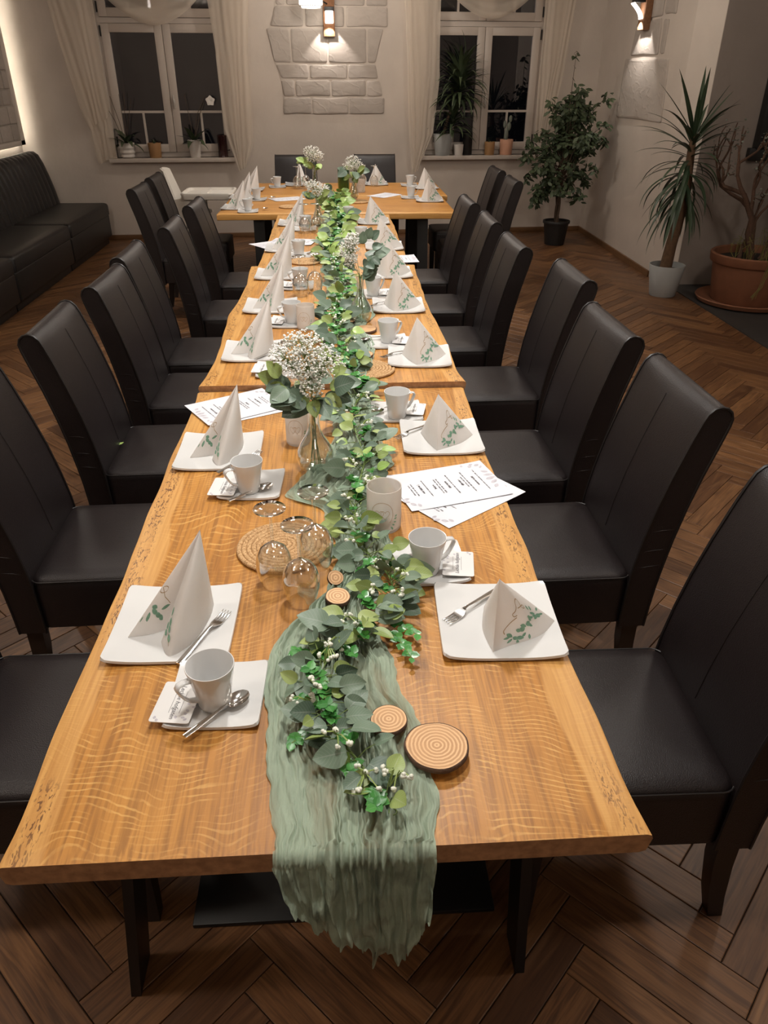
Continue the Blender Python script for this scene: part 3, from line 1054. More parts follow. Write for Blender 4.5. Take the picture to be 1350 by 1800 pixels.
# ---- backlit stone relief panel on the left wall
pn = thing('wall_panel', (-3.56, 0, 0), 0, 'backlit framed stone relief panel on the left wall above the bench', 'wall panel')
PY0, PY1, PZ0, PZ1 = 5.6, 9.58, 1.06, 2.75
fr = MB()
fr.rbox(0.05, 0.085, PY0, PY1, PZ0, PZ0 + 0.05, 0.004).rbox(0.05, 0.085, PY0, PY1, PZ1 - 0.05, PZ1, 0.004)
fr.rbox(0.05, 0.085, PY0, PY0 + 0.12, PZ0, PZ1, 0.004).rbox(0.05, 0.085, PY1 - 0.12, PY1, PZ0, PZ1, 0.004)
fr.build('frame', 'plaster', pn)
MB().box(0.052, 0.07, PY0 + 0.1, PY1 - 0.1, PZ0 + 0.04, PZ1 - 0.04).build('backing', 'mortar', pn, None)
zz = PZ0 + 0.055
k = 0
while zz < PZ1 - 0.1:
    hh = rnd.uniform(0.15, 0.26)
    z2 = min(zz + hh, PZ1 - 0.06)
    yy = PY0 + 0.13
    while yy < PY1 - 0.15:
        ww = rnd.uniform(0.18, 0.42)
        y2 = min(yy + ww, PY1 - 0.13)
        if y2 > 7.9 and z2 - zz > 0.05 and y2 - yy > 0.05:
            st = MB().rbox(0.066, 0.085 + rnd.uniform(0, 0.012), yy + 0.006, y2 - 0.006, zz + 0.006, z2 - 0.006, 0.008).build('stone', 'stone', pn)
        yy = y2
    zz = z2
M['led'] = emit('led_strip', (1.0, 0.93, 0.78), 26.0)
MB().box(0.010, 0.022, PY1 - 0.035, PY1 - 0.025, PZ0, PZ1).build('led_strip', 'led', pn, None)
MB().box(0.010, 0.022, PY0, PY1 - 0.04, PZ0 + 0.025, PZ0 + 0.035).build('led_strip', 'led', pn, None)

# ================================================================ tables
T1, T2, T3, TT = 0.757, 0.777, 0.760, 0.760


def slab(name, loc, rz, L, wl_, wr_, top, thick, seed, label, legs):
    """live-edge slab, length L along local y from 0; wl_/wr_ half widths"""
    t = thing(name, loc, rz, label, 'table', 'oak live-edge tables pushed together')
    ny = 70
    rings = []
    uvs = []

    def edge(y, side):
        fl_ = 0.012 * math.exp(-y / 0.05) + 0.006 * math.exp(-(L - y) / 0.05)
        v = -fl_ + noise.noise(Vector((seed * 7.1 + side * 3.3, y * 1.7, 0))) * 0.016 + noise.noise(Vector((seed * 3.7 + side * 9.1, y * 6.0, 4))) * 0.006
        return v
    nx = 12
    P = []
    for j in range(ny + 1):
        y = L * j / ny
        xl = -wl_ + edge(y, -1)
        xr = wr_ - edge(y, 1)
        r = 0.010
        ey = 0.0
        row = []
        d = 0.004 if j in (0, ny) else 0.0
        # around: top from left to right, then bottom from right to left
        for k in range(nx + 1):
            x = xl + r + (xr - xl - 2 * r) * k / nx
            row.append(((x, y, top - d), min(x - xl, xr - x)))
        row.append(((xr - r * 0.25, y, top - r * 0.3 - d), 0.003))
        row.append(((xr, y, top - r - d), 0.0))
        row.append(((xr - 0.006, y, top - thick + 0.004), 0.0))
        row.append(((xr - 0.016, y, top - thick), 0.0))
        row.append(((xl + 0.016, y, top - thick), 0.0))
        row.append(((xl + 0.006, y, top - thick + 0.004), 0.0))
        row.append(((xl, y, top - r - d), 0.0))
        row.append(((xl + r * 0.25, y, top - r * 0.3 - d), 0.003))
        P.append(row)
    # pull the end rows in a little for a softened end edge
    first = [((p[0], p[1] + 0.0, p[2]), e) for p, e in P[0]]
    m_ = len(P[0])
    vs = [p for row in P for p, e in row]
    uv = [(e, p[1]) for row in P for p, e in row]
    fs = []
    for j in range(ny):
        for k in range(m_):
            fs.append((j * m_ + k, j * m_ + (k + 1) % m_, (j + 1) * m_ + (k + 1) % m_, (j + 1) * m_ + k))
    fs.append(tuple(range(m_)))
    fs.append(tuple(ny * m_ + k for k in range(m_))[::-1])
    mbs = MB().add(vs, [f[::-1] for f in fs], uv)
    mbs.build('tabletop', 'oak', t, 40, 'edge')
    zt = top - thick
    for (ly, kind) in legs:
        if kind == 'a':
            for s, xt, xb in ((-1, -wl_ + 0.115, -wl_ + 0.030), (1, wr_ - 0.115, wr_ - 0.075)):
                lg = MB()
                w_, d_ = 0.011, 0.045
                lg.loft([[(xb - w_, ly - d_, 0), (xb + w_, ly - d_, 0), (xb + w_, ly + d_, 0), (xb - w_, ly + d_, 0)],
                         [(xt - w_, ly - d_, zt), (xt + w_, ly - d_, zt), (xt + w_, ly + d_, zt), (xt - w_, ly + d_, zt)]])
                lg.build('leg', 'steel_black', t, None)
            MB().rbox(-wl_ + 0.10, wr_ - 0.10, ly - 0.045, ly + 0.045, zt - 0.012, zt, 0.002).build('leg_bracket', 'steel_black', t)
            dr = 1 if ly < L / 2 else -1
            ya, yb = sorted((ly + dr * 0.10, ly + dr * 0.55))
            MB().rbox(-wl_ + 0.13, wr_ - 0.105, ya, yb, 0.0, 0.014, 0.003).build('base_plate', 'steel_black', t)
            ym = (ya + yb) / 2
            MB().rbox(-0.09, 0.03, ym - 0.06, ym + 0.06, 0.014, zt, 0.004).build('column', 'steel_black', t)
    return t


slab('dining_table', (0, 0.705, 0), 0, 1.885, 0.517, 0.440, T1, 0.046, 1, 'oak live-edge table nearest the camera, cloth runner hanging over its end', ((0.245, 'a'), (1.63, 'a')))
slab('dining_table', (0, 2.600, 0), 0, 1.965, 0.505, 0.447, T2, 0.046, 2, 'oak live-edge table in the middle of the long row', ((0.45, 'a'), (1.83, 'a')))
slab('dining_table', (0, 4.575, 0), 0, 1.955, 0.478, 0.432, T3, 0.046, 3, 'oak live-edge table butting against the cross tables', ((0.625, 'a'), (1.65, 'a')))
# two tables set crosswise at the far end
slab('dining_table', (1.0, 7.07, 0), R(90), 1.98, 0.50, 0.50, TT, 0.050, 4, 'oak live-edge table standing crosswise, nearer of the two at the far end', ((0.27, 'a'), (1.65, 'a')))
slab('dining_table', (1.06, 8.10, 0), R(90), 2.03, 0.50, 0.50, TT, 0.050, 5, 'oak live-edge table standing crosswise, closest to the back wall', ((0.27, 'a'), (1.80, 'a')))

# ================================================================ chairs


def make_chair():
    t = thing('dining_chair', (0, 0, 0), 0, 'x', 'chair', 'dark brown leather chairs around the tables')
    # seat: soft box, slightly domed
    rings = []
    for z, ins, r in ((0.295, 0.006, 0.03), (0.300, 0.0, 0.03), (0.440, 0.0, 0.035), (0.462, 0.003, 0.035), (0.474, 0.012, 0.035), (0.481, 0.05, 0.03), (0.486, 0.13, 0.03)):
        rings.append([(x + 0.03, y, z) for x, y in rrect(0.228 - ins, 0.226 - ins, r, 4)])
    MB().loft(rings).build('seat', 'leather', t, 50)
    pp = [(x + 0.03, y, 0.465) for x, y in rrect(0.2285, 0.2265, 0.035, 5)]
    MB().tube(pp + [pp[0]], 0.0021, 6, False).build('seat_piping', 'leather_pipe', t)
    # backrest: side profile carried across the width
    fr = [(-0.185, 0.285), (-0.187, 0.36), (-0.190, 0.44), (-0.196, 0.51), (-0.210, 0.60), (-0.231, 0.70), (-0.258, 0.80), (-0.289, 0.90), (-0.308, 0.955), (-0.318, 0.978), (-0.333, 0.993), (-0.350, 0.998)]
    bk = [(-0.262, 0.285), (-0.266, 0.36), (-0.272, 0.44), (-0.281, 0.51), (-0.295, 0.60), (-0.315, 0.70), (-0.340, 0.80), (-0.368, 0.895), (-0.382, 0.945), (-0.385, 0.965), (-0.379, 0.983), (-0.366, 0.994)]
    n = len(fr)

    def hw(z):
        return 0.232 - 0.010 * max(0, (z - 0.45)) / 0.55
    yn = 8
    vs, fs = [], []
    for j in range(yn + 1):
        u = -1 + 2 * j / yn
        bulge = 0.010 * (1 - u * u)
        for (x, z) in fr:
            vs.append((x + bulge * (1 if 0.5 < z < 0.97 else 0.4), u * hw(z), z))
        for (x, z) in bk:
            vs.append((x, u * hw(z), z))
    c_ = 2 * n
    for j in range(yn):
        a, b = j * c_, (j + 1) * c_
        for i in range(n - 1):
            fs.append((a + i, b + i, b + i + 1, a + i + 1))
            fs.append((a + n + i, a + n + i + 1, b + n + i + 1, b + n + i))
        fs.append((a + n - 1, b + n - 1, b + 2 * n - 1, a + 2 * n - 1))
        fs.append((a, a + n, b + n, b))
    for j, fl in ((0, False), (yn, True)):
        a = j * c_
        for i in range(n - 1):
            q = (a + i, a + i + 1, a + n + i + 1, a + n + i)
            fs.append(q[::-1] if fl else q)
    b_ = MB().add(vs, [f[::-1] for f in fs]).build('backrest', 'leather', t, 38)
    for s in (-1, 1):
        path = [(x + 0.001, s * (hw(z) - 0.001), z) for x, z in fr] + [(x, s * (hw(z) - 0.001), z) for x, z in bk[::-1]]
        MB().tube(path, 0.0046, 6).build('piping', 'leather_pipe', b_)
    MB().tube([(x + 0.0105, 0.0, z) for x, z in fr[3:9]], 0.0012, 5).build('seam', 'leather_pipe', b_)
    # gathers low on the sides of the cover
    for s in (-1, 1):
        for k, z in enumerate((0.505, 0.56, 0.625)):
            g = MB()
            x0 = lerp_tab([(zz, xx) for xx, zz in bk[:-3]], z)[0]
            x1 = lerp_tab([(zz, xx) for xx, zz in fr[:-3]], z)[0]
            g.tube([(x0 + 0.008, s * (hw(z) - 0.001), z + 0.004), ((x0 + x1) / 2, s * (hw(z) - 0.0008), z + 0.001 * k), (x1 - 0.010, s * (hw(z) - 0.001), z - 0.004)], [0.001, 0.0026, 0.001], 6, True, 1.0)
            g.build('crease', 'leather', b_)
    for sx, sy in ((1, 1), (1, -1), (-1, 1), (-1, -1)):
        if sx > 0:
            x0, x1 = 0.215, 0.212
            rr = [((x0, z), h) for z, h in ((0.30, 0.024), (0.05, 0.019), (0.0, 0.017))]
        else:
            rr = [((-0.225, 0.30), 0.024), ((-0.228, 0.20), 0.023), ((-0.242, 0.08), 0.020), ((-0.258, 0.0), 0.017)]
        rings = [[(x + dx * h, sy * 0.195 + dy * h, z) for dx, dy in ((-1, -1), (1, -1), (1, 1), (-1, 1))] for (x, z), h in rr[::-1]]
        MB().loft(rings).build('leg', 'leg', t, 30)
    return t


chair = make_chair()
CH = []
# right side of the long table (face -x): y, back line x
right_c = [(1.225, 0.61), (1.985, 0.645), (2.60, 0.63), (3.385, 0.715), (4.09, 0.60), (4.84, 0.60), (5.60, 0.59)]
names_r = ['leather chair at the right edge of the picture, partly cut off', 'leather chair right of the table beside the pair of menus', 'third leather chair from the front on the right side',
           'fourth leather chair from the front on the right side', 'fifth leather chair from the front on the right side', 'sixth leather chair from the front on the right side',
           'seventh leather chair on the right side, nearest the cross tables']
left_c = [(1.285, -0.70), (2.06, -0.735), (2.735, -0.695), (3.37, -0.665), (3.95, -0.70), (4.76, -0.64), (5.56, -0.63)]
names_l = ['leather chair at the lower left edge, only its seat in view', 'second leather chair from the front on the left side', 'leather chair on the left with a small leaf on its seat',
           'fourth leather chair from the front on the left side', 'fifth leather chair from the front on the left side, mostly hidden', 'sixth leather chair from the front on the left side',
           'seventh leather chair on the left side, nearest the cross tables']
first = [True]


def put_chair(x, y, rz, label, group=None):
    rz += R(rnd.uniform(-1.2, 1.2))
    if first[0]:
        first[0] = False
        chair.location = (x, y, 0)
        chair.rotation_euler = (0, 0, rz)
        chair['label'] = label
        return chair
    return clone(chair, (x, y, 0), rz, label, group)


# local origin lies 0.19 in front of the rear seat line
for (y, xb), nm in zip(right_c, names_r):
    put_chair(xb, y, PI, 'dark brown ' + nm)
for (y, xb), nm in zip(left_c, names_l):
    put_chair(xb, y, 0, 'dark brown ' + nm)
put_chair(-1.20, 6.42, 0, 'dark brown leather chair at the left end of the cross tables, nearer one')
put_chair(-1.22, 7.14, 0, 'dark brown leather chair at the left end of the cross tables, beside the high chair')
put_chair(1.16, 6.80, PI, 'dark brown leather chair at the right end of the cross tables, nearer one')
put_chair(1.17, 7.58, PI, 'dark brown leather chair at the right end of the cross tables, closest to the window')
put_chair(-0.43, 8.66, -PI / 2, 'dark brown leather chair against the back wall, left one')
put_chair(0.44, 8.70, -PI / 2, 'dark brown leather chair against the back wall, right one')

# ================================================================ bench along the left wall


def bench_unit(y0, y1, label):
    t = thing('bench_seat', (-3.56, 0, 0), 0, label, 'bench', 'black upholstered wall bench')
    MB().rbox(0.10, 0.84, y0 + 0.004, y1 - 0.004, 0.0, 0.10, 0.01).build('plinth', 'bench', t)
    MB().rbox(0.04, 0.89, y0 + 0.003, y1 - 0.003, 0.085, 0.33, 0.02, 3).build('base', 'bench', t)
    rings = []
    for z, ins, r in ((0.315, 0.02, 0.03), (0.33, 0.0, 0.03), (0.425, 0.0, 0.035), (0.445, 0.008, 0.035), (0.455, 0.03, 0.03), (0.46, 0.12, 0.03)):
        rings.append([(x + 0.49, y + (y0 + y1) / 2, z) for x, y in rrect(0.41 - ins, (y1 - y0) / 2 - 0.003 - ins, r, 4)])
    MB().loft(rings).build('cushion', 'bench', t, 50)
    # channelled backrest
    nch = max(3, int(round((y1 - y0) / 0.125)))
    for k in range(nch):
        a = y0 + (y1 - y0) * k / nch + 0.001
        b = y0 + (y1 - y0) * (k + 1) / nch - 0.001
        m_ = (a + b) / 2
        prof = [(0.36, 0.45), (0.335, 0.60), (0.30, 0.75), (0.262, 0.88), (0.225, 0.965), (0.18, 0.998), (0.13, 1.0), (0.07, 0.985), (0.05, 0.95)]
        nn = len(prof)
        vs, fs = [], []
        for j, (u, d) in enumerate(((0, 0.012), (0.12, 0.003), (0.5, 0.0), (0.88, 0.003), (1, 0.012))):
            for x, z in prof:
                vs.append((x - d, a + (b - a) * u, z - d * 0.5))
            vs.append((0.04, a + (b - a) * u, 0.45))
        c_ = nn + 1
        for j in range(4):
            for i in range(c_):
                fs.append((j * c_ + i, j * c_ + (i + 1) % c_, (j + 1) * c_ + (i + 1) % c_, (j + 1) * c_ + i))
        fs.append(tuple(range(c_))[::-1])
        fs.append(tuple(4 * c_ + i for i in range(c_)))
        MB().add(vs, fs).build('back_channel', 'bench', t, 40)
    return t


bench_unit(8.03, 9.52, 'black leather wall bench unit at the far end by the back wall')
bench_unit(6.50, 8.02, 'black leather wall bench unit in the middle of the left wall')
bench_unit(4.97, 6.49, 'black leather wall bench unit cut off by the left picture edge')

# ================================================================ high chair
hc = thing('high_chair', (-1.425, 7.93, 0), 0, 'white plastic high chair with tray beside the cross tables', 'high chair')


def hc_back(u, v):
    z = 0.58 + 0.40 * v
    hw_ = 0.17 - 0.05 * v * v
    y = (u - 0.5) * 2 * hw_
    return (-0.10 - 0.13 * v + 0.05 * (abs(u - 0.5) * 2) ** 2, y, z - 0.02 * (abs(u - 0.5) * 2) ** 3)


MB().grid(10, 12, hc_back, 0.02).build('backrest', 'white_plastic', hc)
MB().rbox(-0.12, 0.18, -0.16, 0.16, 0.55, 0.59, 0.015, 3).build('seat', 'white_plastic', hc)
for s in (-1, 1):
    MB().rbox(-0.14, 0.14, s * 0.165 - 0.012, s * 0.165 + 0.012, 0.56, 0.72, 0.01).build('side_panel', 'white_plastic', hc)
tr = MB()
tr.loft([[(x + 0.195, y, z) for x, y in rrect(0.245 - i_, 0.235 - i_, 0.05, 5)] for z, i_ in ((0.715, 0.02), (0.72, 0.01), (0.765, 0.0), (0.775, 0.004), (0.775, 0.018), (0.752, 0.026))])
tray = tr.build('tray', 'white_plastic', hc)
MB().rbox(0.185, 0.20, -0.20, 0.20, 0.752, 0.772, 0.004).build('divider', 'white_plastic', tray)
for sx, sy in ((-1, -1), (-1, 1), (1, -1), (1, 1)):
    MB().tube([(sx * 0.02 + 0.03, sy * 0.15, 0.56), (sx * 0.26 + 0.03, sy * 0.24, 0.012)], 0.012, 8).build('leg', 'metal_grey', hc)
    MB().ico((sx * 0.26 + 0.03, sy * 0.24, 0.014), 0.016, 1, 0.85).build('foot', 'rubber', hc)

# ================================================================ table settings


def square_dish(h, lift, r):
    """square dish with softly rounded corners, rim curling up towards the corners"""
    n = 22

    def fn(u, v):
        a, b = 2 * u - 1, 2 * v - 1
        # round the corners
        x, y = a * h, b * h
        cx, cy = h - r, h - r
        if abs(x) > cx and abs(y) > cy:
            dx, dy = abs(x) - cx, abs(y) - cy
            mx = max(dx, dy)
            ln = math.hypot(dx, dy)
            if ln > 0:
                k = mx / ln
                x = math.copysign(cx + dx * k, x)
                y = math.copysign(cy + dy * k, y)
        z = 0.006 + lift * (0.65 * abs(a) ** 3.2 + 0.65 * abs(b) ** 3.2 * 0.55 + 0.35 * (abs(a) * abs(b)) ** 3)
        return (x, y, z)
    return MB().grid(n, n, fn, 0.0055)


plate_me = square_dish(0.1235, 0.010, 0.016).mesh('plate', 'porcelain', 60)
saucer_me = square_dish(0.084, 0.007, 0.012).mesh('saucer', 'porcelain', 60)


def make_cup():
    t = thing('coffee_cup', (0, 0, 0), 0, 'x', 'cup', 'white coffee cups')
    prof = [(0, 0.0015), (0.024, 0.0015), (0.026, 0.0), (0.0285, 0.002), (0.0305, 0.010), (0.0335, 0.035), (0.0385, 0.065), (0.0435, 0.0905), (0.0432, 0.0920), (0.0418, 0.0918),
            (0.0410, 0.090), (0.0360, 0.065), (0.0312, 0.035), (0.0282, 0.012), (0.024, 0.0065), (0, 0.006)]
    MB().lathe(prof, 40).build('body', 'porcelain', t, 50)
    hp = [(-0.0405, 0, 0.076), (-0.052, 0, 0.0785), (-0.0615, 0, 0.0765), (-0.0655, 0, 0.070), (-0.0625, 0, 0.060), (-0.055, 0, 0.045), (-0.046, 0, 0.033), (-0.033, 0, 0.027)]
    MB().tube(hp, [0.0080, 0.0075, 0.0075, 0.0078, 0.0075, 0.0072, 0.0076, 0.0082], 12, True, 0.42).build('handle', 'porcelain', t, 60)
    return t


def make_fork():
    t = thing('cake_fork', (0, 0, 0), 0, 'x', 'fork', 'cake forks')
    # lies along +x, handle end at x=0, tines at x=0.175
    path = [(0.0, 0, 0.004), (0.03, 0, 0.0055), (0.07, 0, 0.009), (0.105, 0, 0.0125), (0.118, 0, 0.0115)]
    MB().tube(path, [0.0062, 0.0066, 0.0046, 0.0030, 0.0042], 10, True, 0.28, None, (0, 0, 1)).build('handle', 'steel', t, 60)

    def head(u, v):
        x = 0.115 + 0.026 * u
        w_ = 0.0042 + 0.0072 * min(1, u * 1.5) ** 0.8
        return (x, (v - 0.5) * 2 * w_, 0.0112 - 0.006 * math.sin(u * 1.5))
    hd = MB().grid(8, 8, head, 0.0016).build('head', 'steel', t, 60)
    for k in range(4):
        y = -0.0098 + 0.0196 * k / 3
        MB().tube([(0.139, y, 0.0046), (0.155, y, 0.0038), (0.168, y, 0.0056), (0.175, y * 0.97, 0.0078)], [0.0017, 0.0016, 0.0014, 0.0008], 6, True, 0.8).build('tine', 'steel', hd, 60)
    return t


def make_spoon():
    t = thing('coffee_spoon', (0, 0, 0), 0, 'x', 'spoon', 'coffee spoons')
    path = [(0.0, 0, 0.004), (0.025, 0, 0.005), (0.06, 0, 0.008), (0.085, 0, 0.0105), (0.098, 0, 0.009)]
    MB().tube(path, [0.0056, 0.0060, 0.0040, 0.0028, 0.0036], 10, True, 0.28, None, (0, 0, 1)).build('handle', 'steel', t, 60)

    def bowl(u, v):
        x = 0.093 + 0.047 * u
        w_ = 0.0145 * math.sqrt(max(0, math.sin(PI * min(1, 0.04 + 0.96 * u)))) + 0.002
        y = (v - 0.5) * 2
        return (x, y * w_, 0.0088 - 0.0075 * (1 - y * y) * math.sin(PI * (0.04 + 0.96 * u)))
    MB().grid(14, 10, bowl, 0.0011).build('bowl', 'steel', t, 60)
    return t


def make_wineglass():
    t = thing('wine_glass', (0, 0, 0), 0, 'x', 'wine glass', 'wine glasses standing upside down')
    # rim on the table, foot in the air
    out = [(0.0315, 0.0), (0.0365, 0.020), (0.0405, 0.045), (0.0400, 0.065), (0.0355, 0.083), (0.0260, 0.098), (0.0120, 0.107), (0.0052, 0.112)]
    inn = [(0.0, 0.104), (0.0115, 0.1045), (0.0252, 0.0965), (0.0346, 0.082), (0.0391, 0.0648), (0.0396, 0.045), (0.0356, 0.020), (0.0306, 0.0)]
    MB().lathe(inn + out, 36).build('bowl', 'glass', t, 60)
    MB().lathe([(0.0052, 0.112), (0.0038, 0.120), (0.0036, 0.165), (0.0050, 0.184), (0.009, 0.1895)], 16).build('stem', 'glass', t, 60)
    MB().lathe([(0.009, 0.1895), (0.022, 0.1925), (0.0345, 0.1940), (0.0352, 0.1950), (0.0345, 0.1960), (0.012, 0.1962), (0, 0.1950)], 36).build('foot', 'glass', t, 60)
    return t


def leaf2d(cx, cy, ang, L, W_):
    pts = []
    for k in range(7):
        u = k / 6
        pts.append((u * L, W_ * math.sin(PI * u) ** 0.8))
    for k in range(5, 0, -1):
        u = k / 6
        pts.append((u * L, -W_ * math.sin(PI * u) ** 0.8))
    c, s = math.cos(ang), math.sin(ang)
    return [(cx + x * c - y * s, cy + x * s + y * c) for x, y in pts]


def surf_print(mb, pts2d, fn, eps):
    """polygon given in surface parameters laid just off the surface fn(u,v)"""
    vs = []
    for (u, v) in pts2d:
        u_, v_ = min(max(u, 0.01), 0.99), min(max(v, 0.02), 0.985)
        p = Vector(fn(u_, v_))
        du = Vector(fn(min(u_ + 0.02, 1), v_)) - Vector(fn(max(u_ - 0.02, 0), v_))
        dv = Vector(fn(u_, min(v_ + 0.02, 1))) - Vector(fn(u_, max(v_ - 0.02, 0.0)))
        nn = du.cross(dv)
        nn.normalize()
        vs.append(p + nn * (0.0026 if eps > 0 and nn.dot(Vector((0, -1, 0.4))) > 0 else (-0.0009 if eps > 0 else eps)))
    mb.add(vs, [tuple(range(len(vs)))])


def ribbon2d(pts, w_):
    quads = []
    for (x0, y0), (x1, y1) in zip(pts, pts[1:]):
        d = Vector((x1 - x0, y1 - y0))
        if d.length < 1e-6:
            continue
        nn = Vector((-d.y, d.x)).normalized() * w_
        quads.append([(x0 + nn.x, y0 + nn.y), (x1 + nn.x, y1 + nn.y), (x1 - nn.x, y1 - nn.y), (x0 - nn.x, y0 - nn.y)])
    return quads


def curve_pts(tab, n):
    """Catmull-Rom through a list of tuples"""
    P = [Vector(p) for p in tab]
    out = []
    for i in range(len(P) - 1):
        p0, p1, p2, p3 = P[max(i - 1, 0)], P[i], P[i + 1], P[min(i + 2, len(P) - 1)]
        for k in range(n):
            t = k / n
            out.append(0.5 * ((2 * p1) + (p2 - p0) * t + (2 * p0 - 5 * p1 + 4 * p2 - p3) * t * t + (3 * p1 - p0 - 3 * p2 + p3) * t ** 3))
    out.append(P[-1])
    return out


def poly_at(pts, u):
    f = u * (len(pts) - 1)
    i = min(int(f), len(pts) - 2)
    return pts[i].lerp(pts[i + 1], f - i)


def make_cone_napkin():
    """paper napkin folded to a tall leaning cone with an open slit"""
    t = thing('napkin', (0, 0, 0), 0, 'x', 'napkin', 'tall folded paper napkins')
    A = Vector((0.072, 0.018, 0.213))
    b1 = curve_pts([(-0.088, -0.045, 0.003), (-0.055, -0.038, 0.001), (-0.021, -0.025, 0.001), (0.03, 0.010, 0.001), (0.066, 0.055, 0.001)], 8)
    b2 = curve_pts([(-0.018, -0.064, 0.004), (0.003, -0.106, 0.002), (0.030, -0.088, 0.001), (0.052, -0.050, 0.001), (0.068, 0.012, 0.001), (0.070, 0.058, 0.001)], 8)

    def w1(u, v):
        p = A.lerp(poly_at(b1, u), v)
        return p + Vector((-0.004, -0.006, 0.002)) * math.sin(PI * v) * math.sin(PI * u)

    def w2(u, v):
        q = poly_at(b2, u)
        p = A.lerp(q, v)
        bul = math.sin(PI * v) * math.sin(PI * min(1, u * 1.1))
        return p + Vector((0.010 * u, -0.010, 0.003)) * bul
    MB().grid(16, 16, w1, -0.0018).build('wing', 'napkin', t, 50)
    MB().grid(20, 16, w2, -0.0018).build('wing', 'napkin', t, 50)
    pr = MB()
    for (u, v, a, L, W_) in ((0.10, 0.70, 0.2, 0.13, 0.022), (0.14, 0.735, 0.35, 0.16, 0.022), (0.12, 0.76, 1.1, 0.11, 0.026), (0.24, 0.775, 0.35, 0.16, 0.024), (0.33, 0.745, -0.2, 0.15, 0.022), (0.34, 0.80, 0.6, 0.12, 0.024), (0.04, 0.80, 1.4, 0.06, 0.015)):
        surf_print(pr, leaf2d(u, v, a, L, W_), w1, 0.0014)
    for (u, v, a, L, W_) in ((0.055, 0.66, 1.5, 0.10, 0.030), (0.07, 0.745, 1.2, 0.09, 0.04), (0.04, 0.80, 1.4, 0.08, 0.035), (0.085, 0.80, 1.0, 0.08, 0.04), (0.06, 0.86, 1.8, 0.07, 0.045), (0.12, 0.855, 0.9, 0.08, 0.045)):
        surf_print(pr, leaf2d(u, v, a, L * 0.8, W_ * 0.6), w2, 0.0014)
    tag(pr.build('leaf_print', 'ink_green', t, None), 'printed green leaf sprigs', kind='stuff')
    gd = MB()
    loop = [(0.16 + 0.10 * math.cos(a), 0.545 + 0.032 * math.sin(a)) for a in [R(200 - k * 26) for k in range(14)]] + [(0.28, 0.62), (0.40, 0.66), (0.47, 0.70)]
    for q in ribbon2d(loop, 0.0035):
        surf_print(gd, q, w1, 0.0013)
    for q in ribbon2d([(0.10, 0.86), (0.14, 0.90), (0.17, 0.93)], 0.003):
        surf_print(gd, q, w2, 0.0013)
    tag(gd.build('gold_print', 'ink_gold', t, None), 'printed thin gold line', kind='stuff')
    return t


def make_tent_napkin(A, F, Rr, Lr):
    """paper napkin standing as a two-faced tent, ridge towards the viewer"""
    t = thing('napkin', (0, 0, 0), 0, 'x', 'napkin', 'tent folded paper napkins')
    A = Vector(A)
    b1 = curve_pts([F] + Rr, 8)
    b2 = curve_pts(Lr + [F], 8)

    def w1(u, v):
        p = A.lerp(poly_at(b1, u), v)
        return p + Vector((0.004, -0.004, 0.003)) * math.sin(PI * v) * math.sin(PI * u)

    def w2(u, v):
        p = A.lerp(poly_at(b2, u), v)
        return p + Vector((-0.006, -0.002, 0.002)) * math.sin(PI * v) * math.sin(PI * u)
    MB().grid(20, 16, w1, -0.0016).build('wing', 'napkin', t, 60)
    MB().grid(14, 16, w2, -0.0016).build('wing', 'napkin', t, 60)
    pr = MB()
    r2 = random.Random(5)
    c = [(0.30, 0.88), (0.42, 0.80), (0.52, 0.74), (0.62, 0.70), (0.72, 0.70), (0.80, 0.70)]
    for i, (u, v) in enumerate(c):
        for k in range(3):
            a = r2.uniform(-0.6, 0.9) + (PI if k == 1 else 0)
            surf_print(pr, leaf2d(u + r2.uniform(-0.03, 0.03), v + r2.uniform(-0.035, 0.035), a, r2.uniform(0.07, 0.11), r2.uniform(0.022, 0.034)), w1, 0.0014)
    for (u, v, a) in ((0.27, 0.90, 2.6), (0.33, 0.93, 1.6), (0.24, 0.87, 3.2), (0.50, 0.90, 1.8), (0.46, 0.86, 2.4), (0.88, 0.66, -0.4), (0.86, 0.72, 0.4), (0.80, 0.60, -1.1), (0.76, 0.57, -1.4)):
        surf_print(pr, leaf2d(u, v, a, 0.09, 0.018), w1, 0.0014)
    tag(pr.build('leaf_print', 'ink_green', t, None), 'printed green eucalyptus sprig', kind='stuff')
    gd = MB()
    sw = curve_pts([(0.17, 0.80, 0), (0.16, 0.74, 0), (0.26, 0.66, 0), (0.40, 0.60, 0)], 6)
    for q in ribbon2d([(p.x, p.y) for p in sw], 0.006):
        surf_print(gd, q, w1, 0.0013)
    for pts in ([(0.42, 0.57, 0), (0.36, 0.58, 0), (0.34, 0.54, 0), (0.42, 0.50, 0), (0.48, 0.44, 0), (0.52, 0.37, 0), (0.62, 0.33, 0), (0.66, 0.37, 0), (0.63, 0.45, 0), (0.66, 0.50, 0), (0.70, 0.50, 0), (0.70, 0.45, 0), (0.60, 0.46, 0), (0.50, 0.47, 0)],):
        for q in ribbon2d([(p.x, p.y) for p in curve_pts(pts, 4)], 0.006):
            surf_print(gd, q, w1, 0.0013)
    tag(gd.build('gold_print', 'ink_gold', t, None), 'printed gold scroll', kind='stuff')
    return t


def text_mesh(txt, size, shear=0.3):
    cu = bpy.data.curves.new('lettering', 'FONT')
    cu.body = txt
    cu.size = size
    cu.shear = shear
    cu.align_x = 'CENTER'
    cu.align_y = 'CENTER'
    cu.resolution_u = 2
    ob = bpy.data.objects.new('tmp', cu)
    COL.objects.link(ob)
    dg = bpy.context.evaluated_depsgraph_get()
    me = bpy.data.meshes.new_from_object(ob.evaluated_get(dg))
    bpy.data.objects.remove(ob)
    me.materials.clear()
    me.materials.append(M['ink'])
    return me


card_text = text_mesh('Leckde hofgaten', 0.0125, 0.25)


